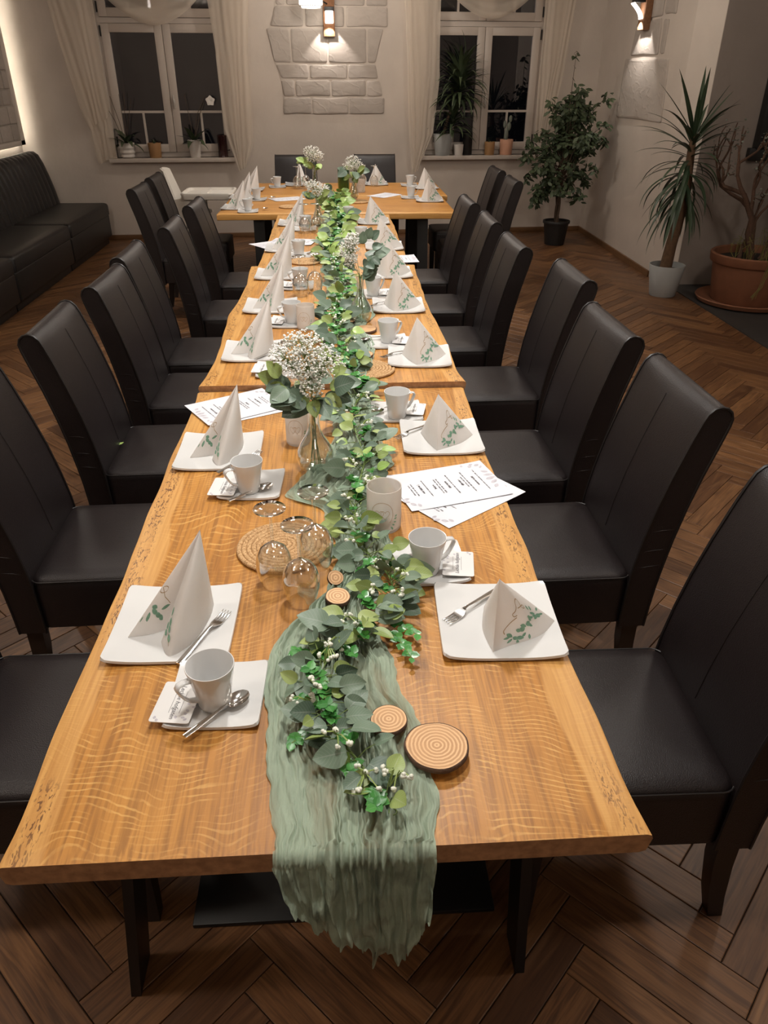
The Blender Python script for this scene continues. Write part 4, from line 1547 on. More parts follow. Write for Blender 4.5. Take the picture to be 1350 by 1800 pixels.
def make_card():
    t = thing('name_card', (0, 0, 0), 0, 'x', 'card', 'small printed name cards')
    MB().prism(rrect(0.05, 0.036, 0.005, 4), 0, 0.0012).build('card_sheet', 'card', t, 30)
    o = link('lettering', card_text, t, (0, 0.002, 0.0016))
    ln = MB()
    for y in (-0.007, 0.012):
        ln.box(-0.027, 0.027, y - 0.0003, y + 0.0003, 0.0012, 0.0014)
    tag(ln.build('ruled_line', 'ink', t, None), kind='stuff')
    dec = MB()
    r2 = random.Random(3)
    for (x, y) in ((0.036, 0.018), (0.040, 0.010), (0.043, 0.024), (0.03, 0.026), (0.022, 0.028), (0.042, -0.024), (0.036, -0.028), (0.0, 0.027), (0.01, 0.030), (-0.03, 0.028)):
        p = leaf2d(x, y, r2.uniform(0, 6.28), 0.008, 0.0028)
        dec.add([(a, b, 0.00135) for a, b in p], [tuple(range(len(p)))])
    tag(dec.build('leaf_print', 'ink_soft', t, None), kind='stuff')
    return t


def make_menu(seed):
    t = thing('menu_sheet', (0, 0, 0), 0, 'x', 'menu', 'printed menu sheets')
    lx, ly = 0.1485, 0.105

    def z_at(x, y):
        return 0.0008 + 0.010 * max(0, (abs(x) / lx - 0.55)) ** 2 * (1 + 0.5 * y / ly)
    MB().grid(24, 12, lambda u, v: (-lx + 2 * lx * u, -ly + 2 * ly * v, z_at(-lx + 2 * lx * u, -ly + 2 * ly * v)), -0.0005).build('sheet', 'paper', t, 60)
    r2 = random.Random(seed)
    tx = MB()

    def word_row(x, y0, y1, h, dens):
        y = y0
        while y < y1:
            wlen = r2.uniform(0.006, 0.017) * dens
            yy = y
            while yy < min(y + wlen, y1):
                hh = h * r2.choice((0.55, 0.55, 0.7, 1.0))
                z = z_at(x, yy) + 0.0011
                tx.add([(x - hh / 2, yy, z), (x + hh / 2, yy + 0.0006, z), (x + hh / 2, yy + 0.0018, z), (x - hh / 2, yy + 0.0012, z)], [(0, 1, 2, 3)])
                yy += 0.0021
            y += wlen + 0.0035
    for (x, half, h) in ((-0.108, 0.028, 0.0045), (-0.099, 0.034, 0.0045), (-0.080, 0.026, 0.0085), (-0.063, 0.046, 0.0045), (-0.040, 0.012, 0.0085), (-0.028, 0.040, 0.0045), (-0.020, 0.040, 0.0045),
                         (0.000, 0.020, 0.0085), (0.014, 0.055, 0.0045), (0.040, 0.017, 0.0085), (0.052, 0.030, 0.0045), (0.061, 0.058, 0.0045), (0.084, 0.028, 0.0085), (0.102, 0.060, 0.0045)):
        word_row(x, -half, half, h, 1.0)
    tag(tx.build('lettering', 'ink', t, None), 'rows of small grey lettering', kind='stuff')
    dec = MB()
    for (x, y, a, L, W_) in ((0.118, 0.02, -0.2, 0.03, 0.006), (0.115, -0.005, 0.15, 0.032, 0.007), (0.12, -0.03, 0.5, 0.026, 0.006), (0.122, 0.045, -0.6, 0.022, 0.006), (0.12, -0.055, 0.8, 0.02, 0.006), (0.10, 0.075, 1.0, 0.016, 0.006), (0.118, 0.08, 0.3, 0.018, 0.006), (0.105, 0.09, 0.2, 0.014, 0.005), (0.128, 0.062, 0.9, 0.016, 0.004), (0.08, 0.085, 1.2, 0.013, 0.004),
                             (-0.125, -0.08, 2.2, 0.02, 0.006), (-0.135, -0.06, 2.7, 0.02, 0.006), (-0.13, -0.04, 3.3, 0.018, 0.005), (-0.115, -0.09, 1.7, 0.018, 0.005)):
        p = leaf2d(x, y, a, L, W_)
        dec.add([(q[0], q[1], z_at(q[0], q[1]) + 0.001) for q in p], [tuple(range(len(p)))])
    tag(dec.build('leaf_print', 'ink_soft', t, None), 'pale grey printed leaves', kind='stuff')
    return t


def make_slice(r, seed, label):
    t = thing('wood_slice', (0, 0, 0), 0, label, 'wood slice', 'round wood slices')
    r2 = random.Random(seed)
    ph = [r2.uniform(0, 6.28) for _ in range(3)]

    def wob(a):
        return 1 + 0.025 * math.sin(2 * a + ph[0]) + 0.015 * math.sin(3 * a + ph[1]) + 0.008 * math.sin(7 * a + ph[2])
    h = 0.010 + 0.05 * r * 0.12
    MB().lathe([(0, 0.0), (r * 0.95, 0.0), (r * 0.95, h), (0, h)], 40, None, wob).build('cut_face', 'ring', t, 40)
    MB().lathe([(r * 0.93, 0.0), (r, 0.001), (r * 1.01, h * 0.5), (r, h - 0.001), (r * 0.965, h + 0.0003), (r * 0.945, h - 0.0005)], 40, None, wob).build('bark', 'bark', t, 50)
    return t


def make_mat(label, loc, R_):
    t = thing('jute_placemat', loc, 0, label, 'placemat', 'round jute placemats')
    pts = []
    rr = 0.0066
    turns = int(R_ / (rr * 1.9))
    N = turns * 30
    for k in range(N + 1):
        a = 2 * PI * k / 30
        rad = 0.004 + (R_ - rr - 0.004) * k / N
        pts.append((rad * math.cos(a), rad * math.sin(a), rr * 0.9))
    MB().tube(pts, rr, 7, True, 0.9).build('braid', 'jute', t, 60)
    return t


def make_candle(r, h, loc, label):
    t = thing('candle_glass', loc, 0, label, 'candle holder', 'frosted candle glasses')
    g = 0.0022
    MB().lathe([(0, 0.0), (r * 0.90, 0.0), (r * 0.97, 0.004), (r, 0.012), (r, h), (r - g, h), (r - g, 0.012), (r * 0.9, 0.008), (0, 0.008)], 40).build('glass', 'frost', t, 50)
    MB().lathe([(0, 0.009), (r * 0.55, 0.009), (r * 0.55, 0.022), (0, 0.022)], 24).build('tealight', 'wax', t, 40)
    pr = MB()

    def cyl(u, v):
        a = R(-150 + 120 * u)
        return ((r + 0.0003) * math.cos(a), (r + 0.0003) * math.sin(a), 0.01 + (h - 0.02) * (1 - v))
    c_ = [(0.42 + 0.30 * math.cos(R(a)), 0.5 + 0.34 * math.sin(R(a))) for a in range(150, 420, 15)]
    for q in ribbon2d(c_, 0.006):
        surf_print(pr, q, cyl, -0.0006)
    for ox in (-0.06, 0.10):
        hpt = []
        for k in range(25):
            a = 2 * PI * k / 24
            hpt.append((0.40 + ox + 0.0075 * 16 * math.sin(a) ** 3, 0.5 - 0.0085 * (13 * math.cos(a) - 5 * math.cos(2 * a) - 2 * math.cos(3 * a) - math.cos(4 * a))))
        for q in ribbon2d(hpt, 0.005):
            surf_print(pr, q, cyl, -0.0006)
    tag(pr.build('heart_print', 'ink_gold', t, None), 'thin printed ring with two linked hearts', kind='stuff')
    pl = MB()
    for (u, v, a) in ((0.70, 0.80, 0.5), (0.74, 0.74, 0.2), (0.66, 0.86, 0.9), (0.76, 0.66, -0.2), (0.70, 0.88, 1.4), (0.78, 0.60, -0.5)):
        surf_print(pl, leaf2d(u, v, a, 0.09, 0.025), cyl, -0.0006)
    tag(pl.build('leaf_print', 'ink_green', t, None), kind='stuff')
    return t


cup0, fork0, spoon0, glass0, cone0, card0, menu0 = make_cup(), make_fork(), make_spoon(), make_wineglass(), make_cone_napkin(), make_card(), make_menu(11)
tentA = make_tent_napkin((-0.020, -0.066, 0.152), (-0.028, -0.102, 0.001), [(0.013, -0.083, 0.001), (0.057, -0.067, 0.001), (0.09, -0.048, 0.001), (0.122, -0.015, 0.001)], [(-0.02, 0.045, 0.001), (-0.036, -0.03, 0.001)])
tentB = make_tent_napkin((-0.018, -0.035, 0.158), (-0.024, -0.100, 0.001), [(0.015, -0.075, 0.001), (0.060, -0.045, 0.001), (0.105, 0.006, 0.001)], [(-0.060, 0.035, 0.001), (-0.046, -0.035, 0.001)])
used = {}


def place(proto, loc, rz, label, group=None, rx=0.0, ry=0.0, sc=None):
    if proto.name not in used:
        used[proto.name] = 1
        o = proto
        o.location = loc
        o['label'] = label
        if group:
            o['group'] = group
    else:
        o = clone(proto, loc, rz, label, group)
    o.rotation_euler = (rx, ry, rz)
    if sc:
        o.scale = (sc, sc, sc)
    return o


def dish(name, me, loc, rz, label, cat, group):
    o = link(name, me, None, loc)
    o.rotation_euler = (0, 0, rz)
    tag(o, label, cat, group)
    return o


left = [((-0.357, 1.247), T1), ((-0.372, 2.070), T1), ((-0.345, 2.958), T2), ((-0.330, 3.640), T2), ((-0.335, 4.305), T2), ((-0.345, 5.130), T3), ((-0.322, 6.090), T3)]
right = [((0.313, 1.219), T1), ((0.309, 2.135), T1), ((0.313, 2.859), T2), ((0.287, 3.615), T2), ((0.290, 4.310), T2), ((0.310, 5.155), T3), ((0.285, 6.130), T3)]
far_set = [((-0.850, 6.90), 'left end of the cross tables, nearest'), ((-0.855, 7.52), 'left end of the cross tables, middle one'), ((-0.835, 8.05), 'left end of the cross tables, closest to the wall'),
           ((-0.395, 8.44), 'far edge before the left wall chair'), ((0.42, 8.46), 'far edge before the right wall chair'), ((0.905, 8.14), 'right end of the cross tables, closest to the wall'), ((0.85, 7.27), 'right end of the cross tables, nearest')]
for i, ((x, y), z) in enumerate(left):
    dish('dinner_plate', plate_me, (x, y, z), R(rnd.uniform(-1.5, 1.5)), ORD[i] + ' square white plate from the front on the left', 'plate', 'square white plates')
    place(cone0, (x, y, z + 0.0065), R([0, 2, -4, 3, -3, 4, 6][i]), 'tall folded napkin on the ' + ORD[i] + ' plate on the left', None, 0, 0, [1, 0.96, 1.0, 0.95, 1.05, 0.97, 1.0][i])
for i, ((x, y), z) in enumerate(right):
    dish('dinner_plate', plate_me, (x, y, z), R([-2, -1, -4, -1, 1, 0, 0][i]), ORD[i] + ' square white plate from the front on the right', 'plate', 'square white plates')
    pr_ = tentA if i == 0 else tentB
    place(pr_, (x, y, z + 0.0065), R([0, 0, 4, 2, 4, -10, -4][i]), 'tent shaped napkin with leaf print on the ' + ORD[i] + ' plate on the right', None, 0, 0, [1, 1, 1.06, 1.1, 1.2, 1.2, 1.2][i])
for i, ((x, y), nm) in enumerate(far_set):
    dish('dinner_plate', plate_me, (x, y, TT), R(rnd.uniform(-4, 4)), 'square white plate at the ' + nm, 'plate', 'square white plates')
    if i < 4:
        place(cone0, (x, y, TT + 0.0065), R([0, 5, -4, 60][i]), 'tall folded napkin at the ' + nm)
    else:
        place(tentB, (x, y, TT + 0.0065), R([20, 5, 0][i - 4]), 'tent shaped napkin at the ' + nm, None, 0, 0, 1.2)

# saucer, cup, spoon, card sets: (x, y, z, saucer rot, cup offset, handle angle, spoon (x,y,rot) , card (x,y,rot), words)
sets = [
    ((-0.243, 1.033), T1, -2, (-0.002, -0.022), 35, (-0.042, -0.108, 45), (-0.068, -0.028, -98), 'left front corner'),
    ((-0.256, 1.852), T1, -3, (-0.004, -0.036), 30, (-0.052, -0.107, 38), (-0.072, -0.030, -96), 'second place on the left'),
    ((-0.235, 2.735), T2, 2, None, 30, None, (-0.060, -0.010, -95), 'third place on the left behind the big bouquet'),
    ((-0.225, 3.365), T2, -3, (0.012, -0.005), 25, None, (-0.060, -0.010, -95), 'fourth place on the left'),
    ((-0.215, 4.040), T2, 0, (0.015, -0.010), 25, None, (-0.055, -0.010, -95), 'fifth place on the left'),
    ((-0.250, 4.900), T3, 0, (0.008, -0.010), 20, None, None, 'sixth place on the left'),
    ((-0.235, 5.840), T3, 0, (0.008, -0.010), 20, None, None, 'seventh place on the left'),
    ((0.193, 1.436), T1, 3, (-0.009, -0.030), 195, (0.036, 0.084, 225), (0.066, -0.020, 82), 'right front place'),
    ((0.185, 2.350), T1, 0, (-0.002, -0.048), 205, (0.030, 0.050, 215), (0.060, -0.005, 78), 'second place on the right'),
    ((0.200, 3.058), T2, 3, (0.002, -0.006), 210, (0.010, 0.050, 205), (0.058, -0.015, 80), 'third place on the right'),
    ((0.190, 3.850), T2, 0, (-0.015, -0.030), 210, None, (0.058, -0.015, 80), 'fourth place on the right'),
    ((0.168, 5.360), T3, 0, (-0.004, -0.020), 200, None, None, 'sixth place on the right'),
    ((0.105, 6.260), T3, 0, (-0.010, -0.010), 200, None, None, 'seventh place on the right'),
    ((-0.735, 6.700), TT, 4, (0.0, 0.01), 10, (0.03, 0.03, 20), None, 'left end of the cross tables, nearest'),
    ((-0.720, 7.370), TT, -3, (0.0, 0.01), 10, (0.03, 0.03, 20), None, 'left end of the cross tables, middle'),
    ((-0.590, 8.270), TT, 6, (0.0, 0.0), 20, None, None, 'far edge left of the white blossoms'),
    ((0.760, 8.350), TT, 0, (0.01, 0.0), 170, None, None, 'right end of the cross tables, closest to the wall'),
    ((0.690, 7.450), TT, 0, (0.01, 0.02), 170, None, None, 'right end of the cross tables, nearest'),
]
for (x, y), z, ra, cu, ha, sp, cdd, nm in sets:
    dish('saucer', saucer_me, (x, y, z), R(ra), 'small square white saucer at the ' + nm, 'saucer', 'square white saucers')
    if cu:
        place(cup0, (x + cu[0], y + cu[1], z + 0.0063), R(ha), 'white coffee cup at the ' + nm)
    if sp:
        place(spoon0, (x + sp[0], y + sp[1], z + 0.011), R(sp[2]), 'small steel spoon on the saucer at the ' + nm)
    if cdd:
        place(card0, (x + cdd[0], y + cdd[1], z + 0.0165), R(cdd[2]), 'printed card at the ' + nm, None, R(0), R(0))
# forks: handle end x,y and direction
for (x, y, z, a, nm) in ((-0.329, 1.114, T1, 64.5, 'first plate on the left'), (-0.360, 1.917, T1, 50, 'second plate on the left'), (-0.335, 2.845, T2, 50, 'third plate on the left'),
                         (0.336, 1.322, T1, 220.5, 'first plate on the right'), (0.292, 2.235, T1, 222, 'second plate on the right'), (0.300, 2.935, T2, 215, 'third plate on the right'), (0.272, 3.695, T2, 220, 'fourth plate on the right'),
                         (0.268, 4.39, T2, 220, 'fifth plate on the right'), (0.26, 6.21, T3, 215, 'seventh plate on the right')):
    place(fork0, (x, y, z + 0.0075), R(a), 'steel cake fork on the ' + nm)

# menus
for (x, y, z, a, nm) in ((0.318, 1.768, T1 + 0.0004, 37, 'lower printed menu sheet of the pair on the right'), (0.290, 1.822, T1 + 0.0030, 16, 'upper printed menu sheet of the pair on the right'),
                         (-0.345, 2.425, T1 + 0.0004, 27, 'lower printed menu sheet of the pair on the left'), (-0.362, 2.432, T1 + 0.0030, 31, 'upper printed menu sheet of the pair on the left behind the napkin'),
                         (0.335, 4.70, T2 + 0.0006, 4, 'printed menu sheet sticking out over the right edge of the middle tables'), (-0.415, 5.30, T3 + 0.0004, 35, 'printed menu sheet pointing out at the left of the third table'), (-0.300, 5.36, T3 + 0.0030, -12, 'printed menu sheet lying under the sixth cup on the left'),
                         (0.460, 7.62, TT + 0.0004, 50, 'printed menu sheet on the right half of the cross tables'), (-0.450, 7.42, TT + 0.0004, 24, 'printed menu sheet on the left half of the cross tables')):
    place(menu0, (x, y, z), R(a) if 'left' not in nm else R(a + 180), nm)

# jute mats, glasses
make_mat('round jute placemat under the front wine glasses', (-0.152, 1.530, T1), 0.118)
make_mat('round jute placemat at the joint of the front and middle tables', (0.100, 2.725, T2), 0.108)
make_mat('round jute placemat under the far pair of wine glasses', (-0.200, 4.72, T3), 0.10)
make_mat('round jute placemat under the vase on the cross tables', (0.195, 7.20, TT), 0.11)
make_mat('round jute placemat on the left of the cross tables', (-0.40, 6.92, TT), 0.10)
for (x, y, z, nm) in ((-0.160, 1.385, T1, 'left of the three upturned wine glasses at the front'), (-0.098, 1.315, T1, 'nearest of the three upturned wine glasses at the front'), (-0.068, 1.435, T1 + 0.011, 'rearmost of the three upturned wine glasses at the front'),
                      (-0.180, 2.520, T1, 'left upturned wine glass behind the big bouquet'), (-0.105, 2.545, T1, 'right upturned wine glass behind the big bouquet'),
                      (-0.192, 3.855, T2, 'left upturned wine glass of the pair beside the fifth cup'), (-0.120, 3.910, T2, 'right upturned wine glass of the pair beside the fifth cup'),
                      (-0.230, 5.700, T3, 'left upturned wine glass beside the slim vase'), (-0.150, 5.720, T3, 'right upturned wine glass beside the slim vase'),
                      (-0.389, 8.24, TT, 'upturned wine glass before the far left napkin'), (-0.300, 8.30, TT, 'upturned wine glass left of the far blossoms'),
                      (0.395, 8.28, TT, 'upturned wine glass before the far right napkin'), (0.280, 8.36, TT, 'upturned wine glass right of the green glass')):
    place(glass0, (x, y, z), 0, nm)

make_candle(0.0375, 0.115, (-0.138, 2.135, T1), 'frosted glass candle holder with two hearts behind the big vase')
make_candle(0.0435, 0.118, (0.099, 1.618, T1), 'frosted glass candle holder beside the right menus')
make_candle(0.040, 0.105, (-0.148, 3.285, T2), 'frosted glass candle holder beside the fourth cup on the left')
make_candle(0.042, 0.115, (0.245, 7.86, TT), 'frosted glass candle holder on the cross tables')
gg = thing('green_glass_cylinder', (0.080, 7.88, TT), 0, 'tall dark green glass cylinder among the far flowers', 'glass vase')
MB().lathe([(0, 0), (0.055, 0), (0.058, 0.004), (0.058, 0.21), (0.055, 0.21), (0.055, 0.008), (0, 0.008)], 32).build('cylinder', 'glass_green', gg, 50)

# wood slices
for (x, y, z, r, seed, rx, nm) in ((0.066, 0.930, T1 + 0.021, 0.033, 1, 0, 'medium wood slice lying on the cloth at the front'), (0.143, 0.872, T1 + 0.015, 0.053, 2, 0, 'largest wood slice at the front right of the cloth'),
                               (-0.020, 1.278, T1 + 0.030, 0.026, 3, 8, 'thick small wood slice on the pinched cloth'), (-0.026, 1.350, T1 + 0.032, 0.0175, 4, 38, 'tiny tilted wood slice beside the wine glasses'),
                               (0.052, 3.345, T2 + 0.003, 0.018, 5, 0, 'tiny wood slice before the second vase'), (0.112, 3.225, T2 + 0.003, 0.052, 6, 0, 'large wood slice between cloth and third cup'),
                               (0.095, 2.855, T2 + 0.012, 0.036, 7, 0, 'wood slice behind the middle jute placemat'), (0.018, 2.30, T1 + 0.012, 0.022, 8, 0, 'wood slice half hidden in leaves behind the big vase')):
    s_ = make_slice(r, seed, nm)
    s_.location = (x, y, z)
    s_.rotation_euler = (R(rx), R(rx * 0.4), 0.0 if rx else seed)

lf = thing('fallen_leaf', (-0.88, 2.735, 0.487), 0.6, 'small pale leaf lying on a left chair seat', 'leaf')
MB().grid(6, 4, lambda u, v: (0.032 * (u - 0.5), (v - 0.5) * 0.018 * math.sin(PI * (0.06 + 0.88 * u)), 0.004 * abs(v - 0.5) + 0.003 * u * u), 0.0004, lambda u, v: (u, 2 * v - 1)).build('blade', 'lime', lf, 60, 'leaf')

# ================================================================ cloth runner
# stations along the table: y, x_left, x_right, crumple amplitude
RUN = [(0.70, -0.120, 0.122, 0.010), (0.80, -0.131, 0.134, 0.012), (0.92, -0.147, 0.120, 0.013), (1.09, -0.163, 0.088, 0.014), (1.20, -0.140, 0.064, 0.017), (1.265, -0.078, 0.050, 0.018), (1.33, -0.045, 0.070, 0.016),
       (1.50, -0.020, 0.110, 0.012), (1.68, -0.055, 0.105, 0.012), (1.79, -0.160, 0.085, 0.014), (1.88, -0.125, 0.115, 0.016), (1.97, -0.055, 0.148, 0.014), (2.15, -0.030, 0.120, 0.010), (2.45, -0.030, 0.120, 0.010),
       (2.60, -0.03, 0.12, 0.010), (2.85, -0.010, 0.130, 0.010), (3.02, -0.010, 0.150, 0.012), (3.25, -0.04, 0.110, 0.010), (3.50, -0.030, 0.165, 0.012), (3.9, -0.06, 0.11, 0.010), (4.55, -0.09, 0.08, 0.008), (5.5, -0.09, 0.09, 0.008), (6.5, -0.10, 0.10, 0.008), (7.5, -0.09, 0.10, 0.008)]


def top_z(y):
    def st(a, b, e0, e1):
        t = min(max((y - e0) / (e1 - e0), 0), 1)
        return a + (b - a) * t * t * (3 - 2 * t)
    if y < 2.7:
        return st(T1, T2, 2.55, 2.605)
    return st(T2, T3, 4.555, 4.62)


HANG = [(-1.0, 0.66), (-0.8, 0.625), (-0.62, 0.585), (-0.5, 0.60), (-0.32, 0.55), (-0.12, 0.575), (0.05, 0.525), (0.25, 0.505), (0.42, 0.515), (0.55, 0.495), (0.7, 0.53), (0.86, 0.56), (1.0, 0.605)]
NH, NE, NT = 46, 10, 460


def crump(u, s, amp):
    f = 1.0 - abs(noise.noise(Vector((u * 5.5 + 1.3 * noise.noise(Vector((s * 2.3, u, 3))), s * 1.1, 0)))) * 2
    g = -0.75 + 3.2 * abs(noise.noise(Vector((u * 11 + 2.2 * noise.noise(Vector((s * 4.1, u * 2, 8))), s * 2.6, 5))))
    h = noise.noise(Vector((u * 26, s * 9.0, 9)))
    k = -0.75 + 3.2 * abs(noise.noise(Vector((u * 21 + 3.0 * noise.noise(Vector((s * 6.0, u * 3, 2))), s * 5.0, 11))))
    return amp * (0.6 * f + 0.75 * g + 0.50 * k + 0.25 * h)


def runner_pt(i, j, nj):
    u = -1 + 2 * j / nj
    if i <= NH + NE:
        y0, xl, xr, am = RUN[0]
        xm, hw = (xl + xr) / 2, (xr - xl) / 2
        hz = lerp_tab(HANG, u)[0] + 0.022
        if i < NH:
            t = i / NH                       # bottom -> top
            z = hz + (0.745 - hz) * t
            nar = 0.86 + 0.14 * t ** 0.7
            big_ = 1.0 - 2 * abs(noise.noise(Vector((u * 3.4 + 0.8 * noise.noise(Vector((z * 9, u * 2, 1))), z * 3.0, 3))))
            rum = noise.noise(Vector((u * 6, z * 26, 5))) + 0.6 * noise.noise(Vector((u * 13, z * 40, 8)))
            c = crump(u, 0.675 - (1 - t) * 0.1, 0.010 - 0.003 * (1 - t)) + 0.0035 + (1 - t) * (0.022 * big_ + 0.010 * rum)
            x = xm + 0.006 * (1 - t) + u * hw * nar + 0.006 * noise.noise(Vector((u * 9, z * 14, 2)))
            y = 0.692 - max(0.0, c + 0.010 * (1 - t))
            return (x + 0.008 * (1 - t) * noise.noise(Vector((u * 5, z * 18, 12))), y, z + (1 - t) * 0.012 * noise.noise(Vector((u * 5, t * 4, 7))))
        a = (i - NH) / NE * PI / 2
        c = max(0.0, crump(u, 0.675 + 0.03 * a / (PI / 2), 0.010) + 0.0035) * (0.25 + 0.75 * (1 - abs(u) ** 6)) + 0.0022
        rr = 0.012
        x = xm + u * hw
        return (x, 0.704 - (rr + c) * math.cos(a), 0.745 + (rr + c) * math.sin(a))
    s = (i - NH - NE) / NT
    y = 0.705 + (7.5 - 0.705) * (s ** 1.35)
    xl, xr, am = lerp_tab(RUN, y)
    k = 0.35 + 0.65 * noise.noise(Vector((y * 3, 0.3, 0)))
    x = xl + (xr - xl) * (u + 1) / 2 + 0.010 * noise.noise(Vector((u * 3, y * 16, 1))) + 0.006 * noise.noise(Vector((u * 5, y * 37, 4))) + 0.012 * noise.noise(Vector((1, y * 5, 6))) * (1 - abs(u) * 0.3)
    c = crump(u, y, am)
    edge = 1 - abs(u) ** 6
    z = top_z(y) + 0.0022 + max(0.0, c + am * 0.35) * (0.25 + 0.75 * edge)
    return (x, y, z)


nj = 120
ni = NH + NE + NT
P = [[runner_pt(i, j, nj) for j in range(nj + 1)] for i in range(ni + 1)]
mbr = MB()
vs = [p for row in P for p in row]
fs = [(i * (nj + 1) + j, i * (nj + 1) + j + 1, (i + 1) * (nj + 1) + j + 1, (i + 1) * (nj + 1) + j) for i in range(ni) for j in range(nj)]
mbr.add(vs, fs)
run = mbr.build('table_runner', 'runner', None, 180)
tag(run, 'crinkled sage green gauze runner down the table, hanging over the front', 'table runner')

# ================================================================ greenery


def leaf_mesh(name, L, W_, mat, fold=0.25, curl=0.25, tip=0.9, seg=8):
    def wid(u):
        return W_ * (math.sin(PI * min(1, 0.03 + 0.97 * u) ** tip)) ** 0.75

    def fn(u, v):
        y = (v - 0.5) * 2
        ww = wid(u)
        return (u * L, y * ww, fold * abs(y) * ww - curl * L * u * u * 0.6 + 0.02 * L * math.sin(u * 7 + y))
    return MB().grid(seg, 4, fn, 0.0, lambda u, v: (u, 2 * v - 1)).mesh(name, mat, 60, 'leaf')


LV = {
    'euc': [leaf_mesh('leaf', 0.048, 0.019, 'euc', 0.2, 0.2, 0.75), leaf_mesh('leaf', 0.058, 0.024, 'euc', 0.12, 0.35, 0.7), leaf_mesh('leaf', 0.040, 0.0175, 'euc', 0.3, 0.1, 0.7)],
    'olive': [leaf_mesh('leaf', 0.046, 0.017, 'olive', 0.3, 0.3, 0.8), leaf_mesh('leaf', 0.036, 0.0155, 'olive', 0.15, 0.1, 0.7)],
    'lime': [leaf_mesh('leaf', 0.040, 0.016, 'lime', 0.2, 0.3, 0.8), leaf_mesh('leaf', 0.030, 0.014, 'lime', 0.25, 0.2, 0.7)],
}
boxleaf = MB().grid(3, 2, lambda u, v: (0.0190 * u, (v - 0.5) * 0.0160 * math.sin(PI * min(1, 0.12 + 0.86 * u)), 0.002 * abs(v - 0.5) - 0.003 * u * u), 0.0, lambda u, v: (u, 2 * v - 1))


AVOID = [(0.064, 0.925, 0.048), (0.143, 0.872, 0.065), (-0.02, 1.272, 0.042), (-0.026, 1.345, 0.034), (0.112, 3.22, 0.06)]


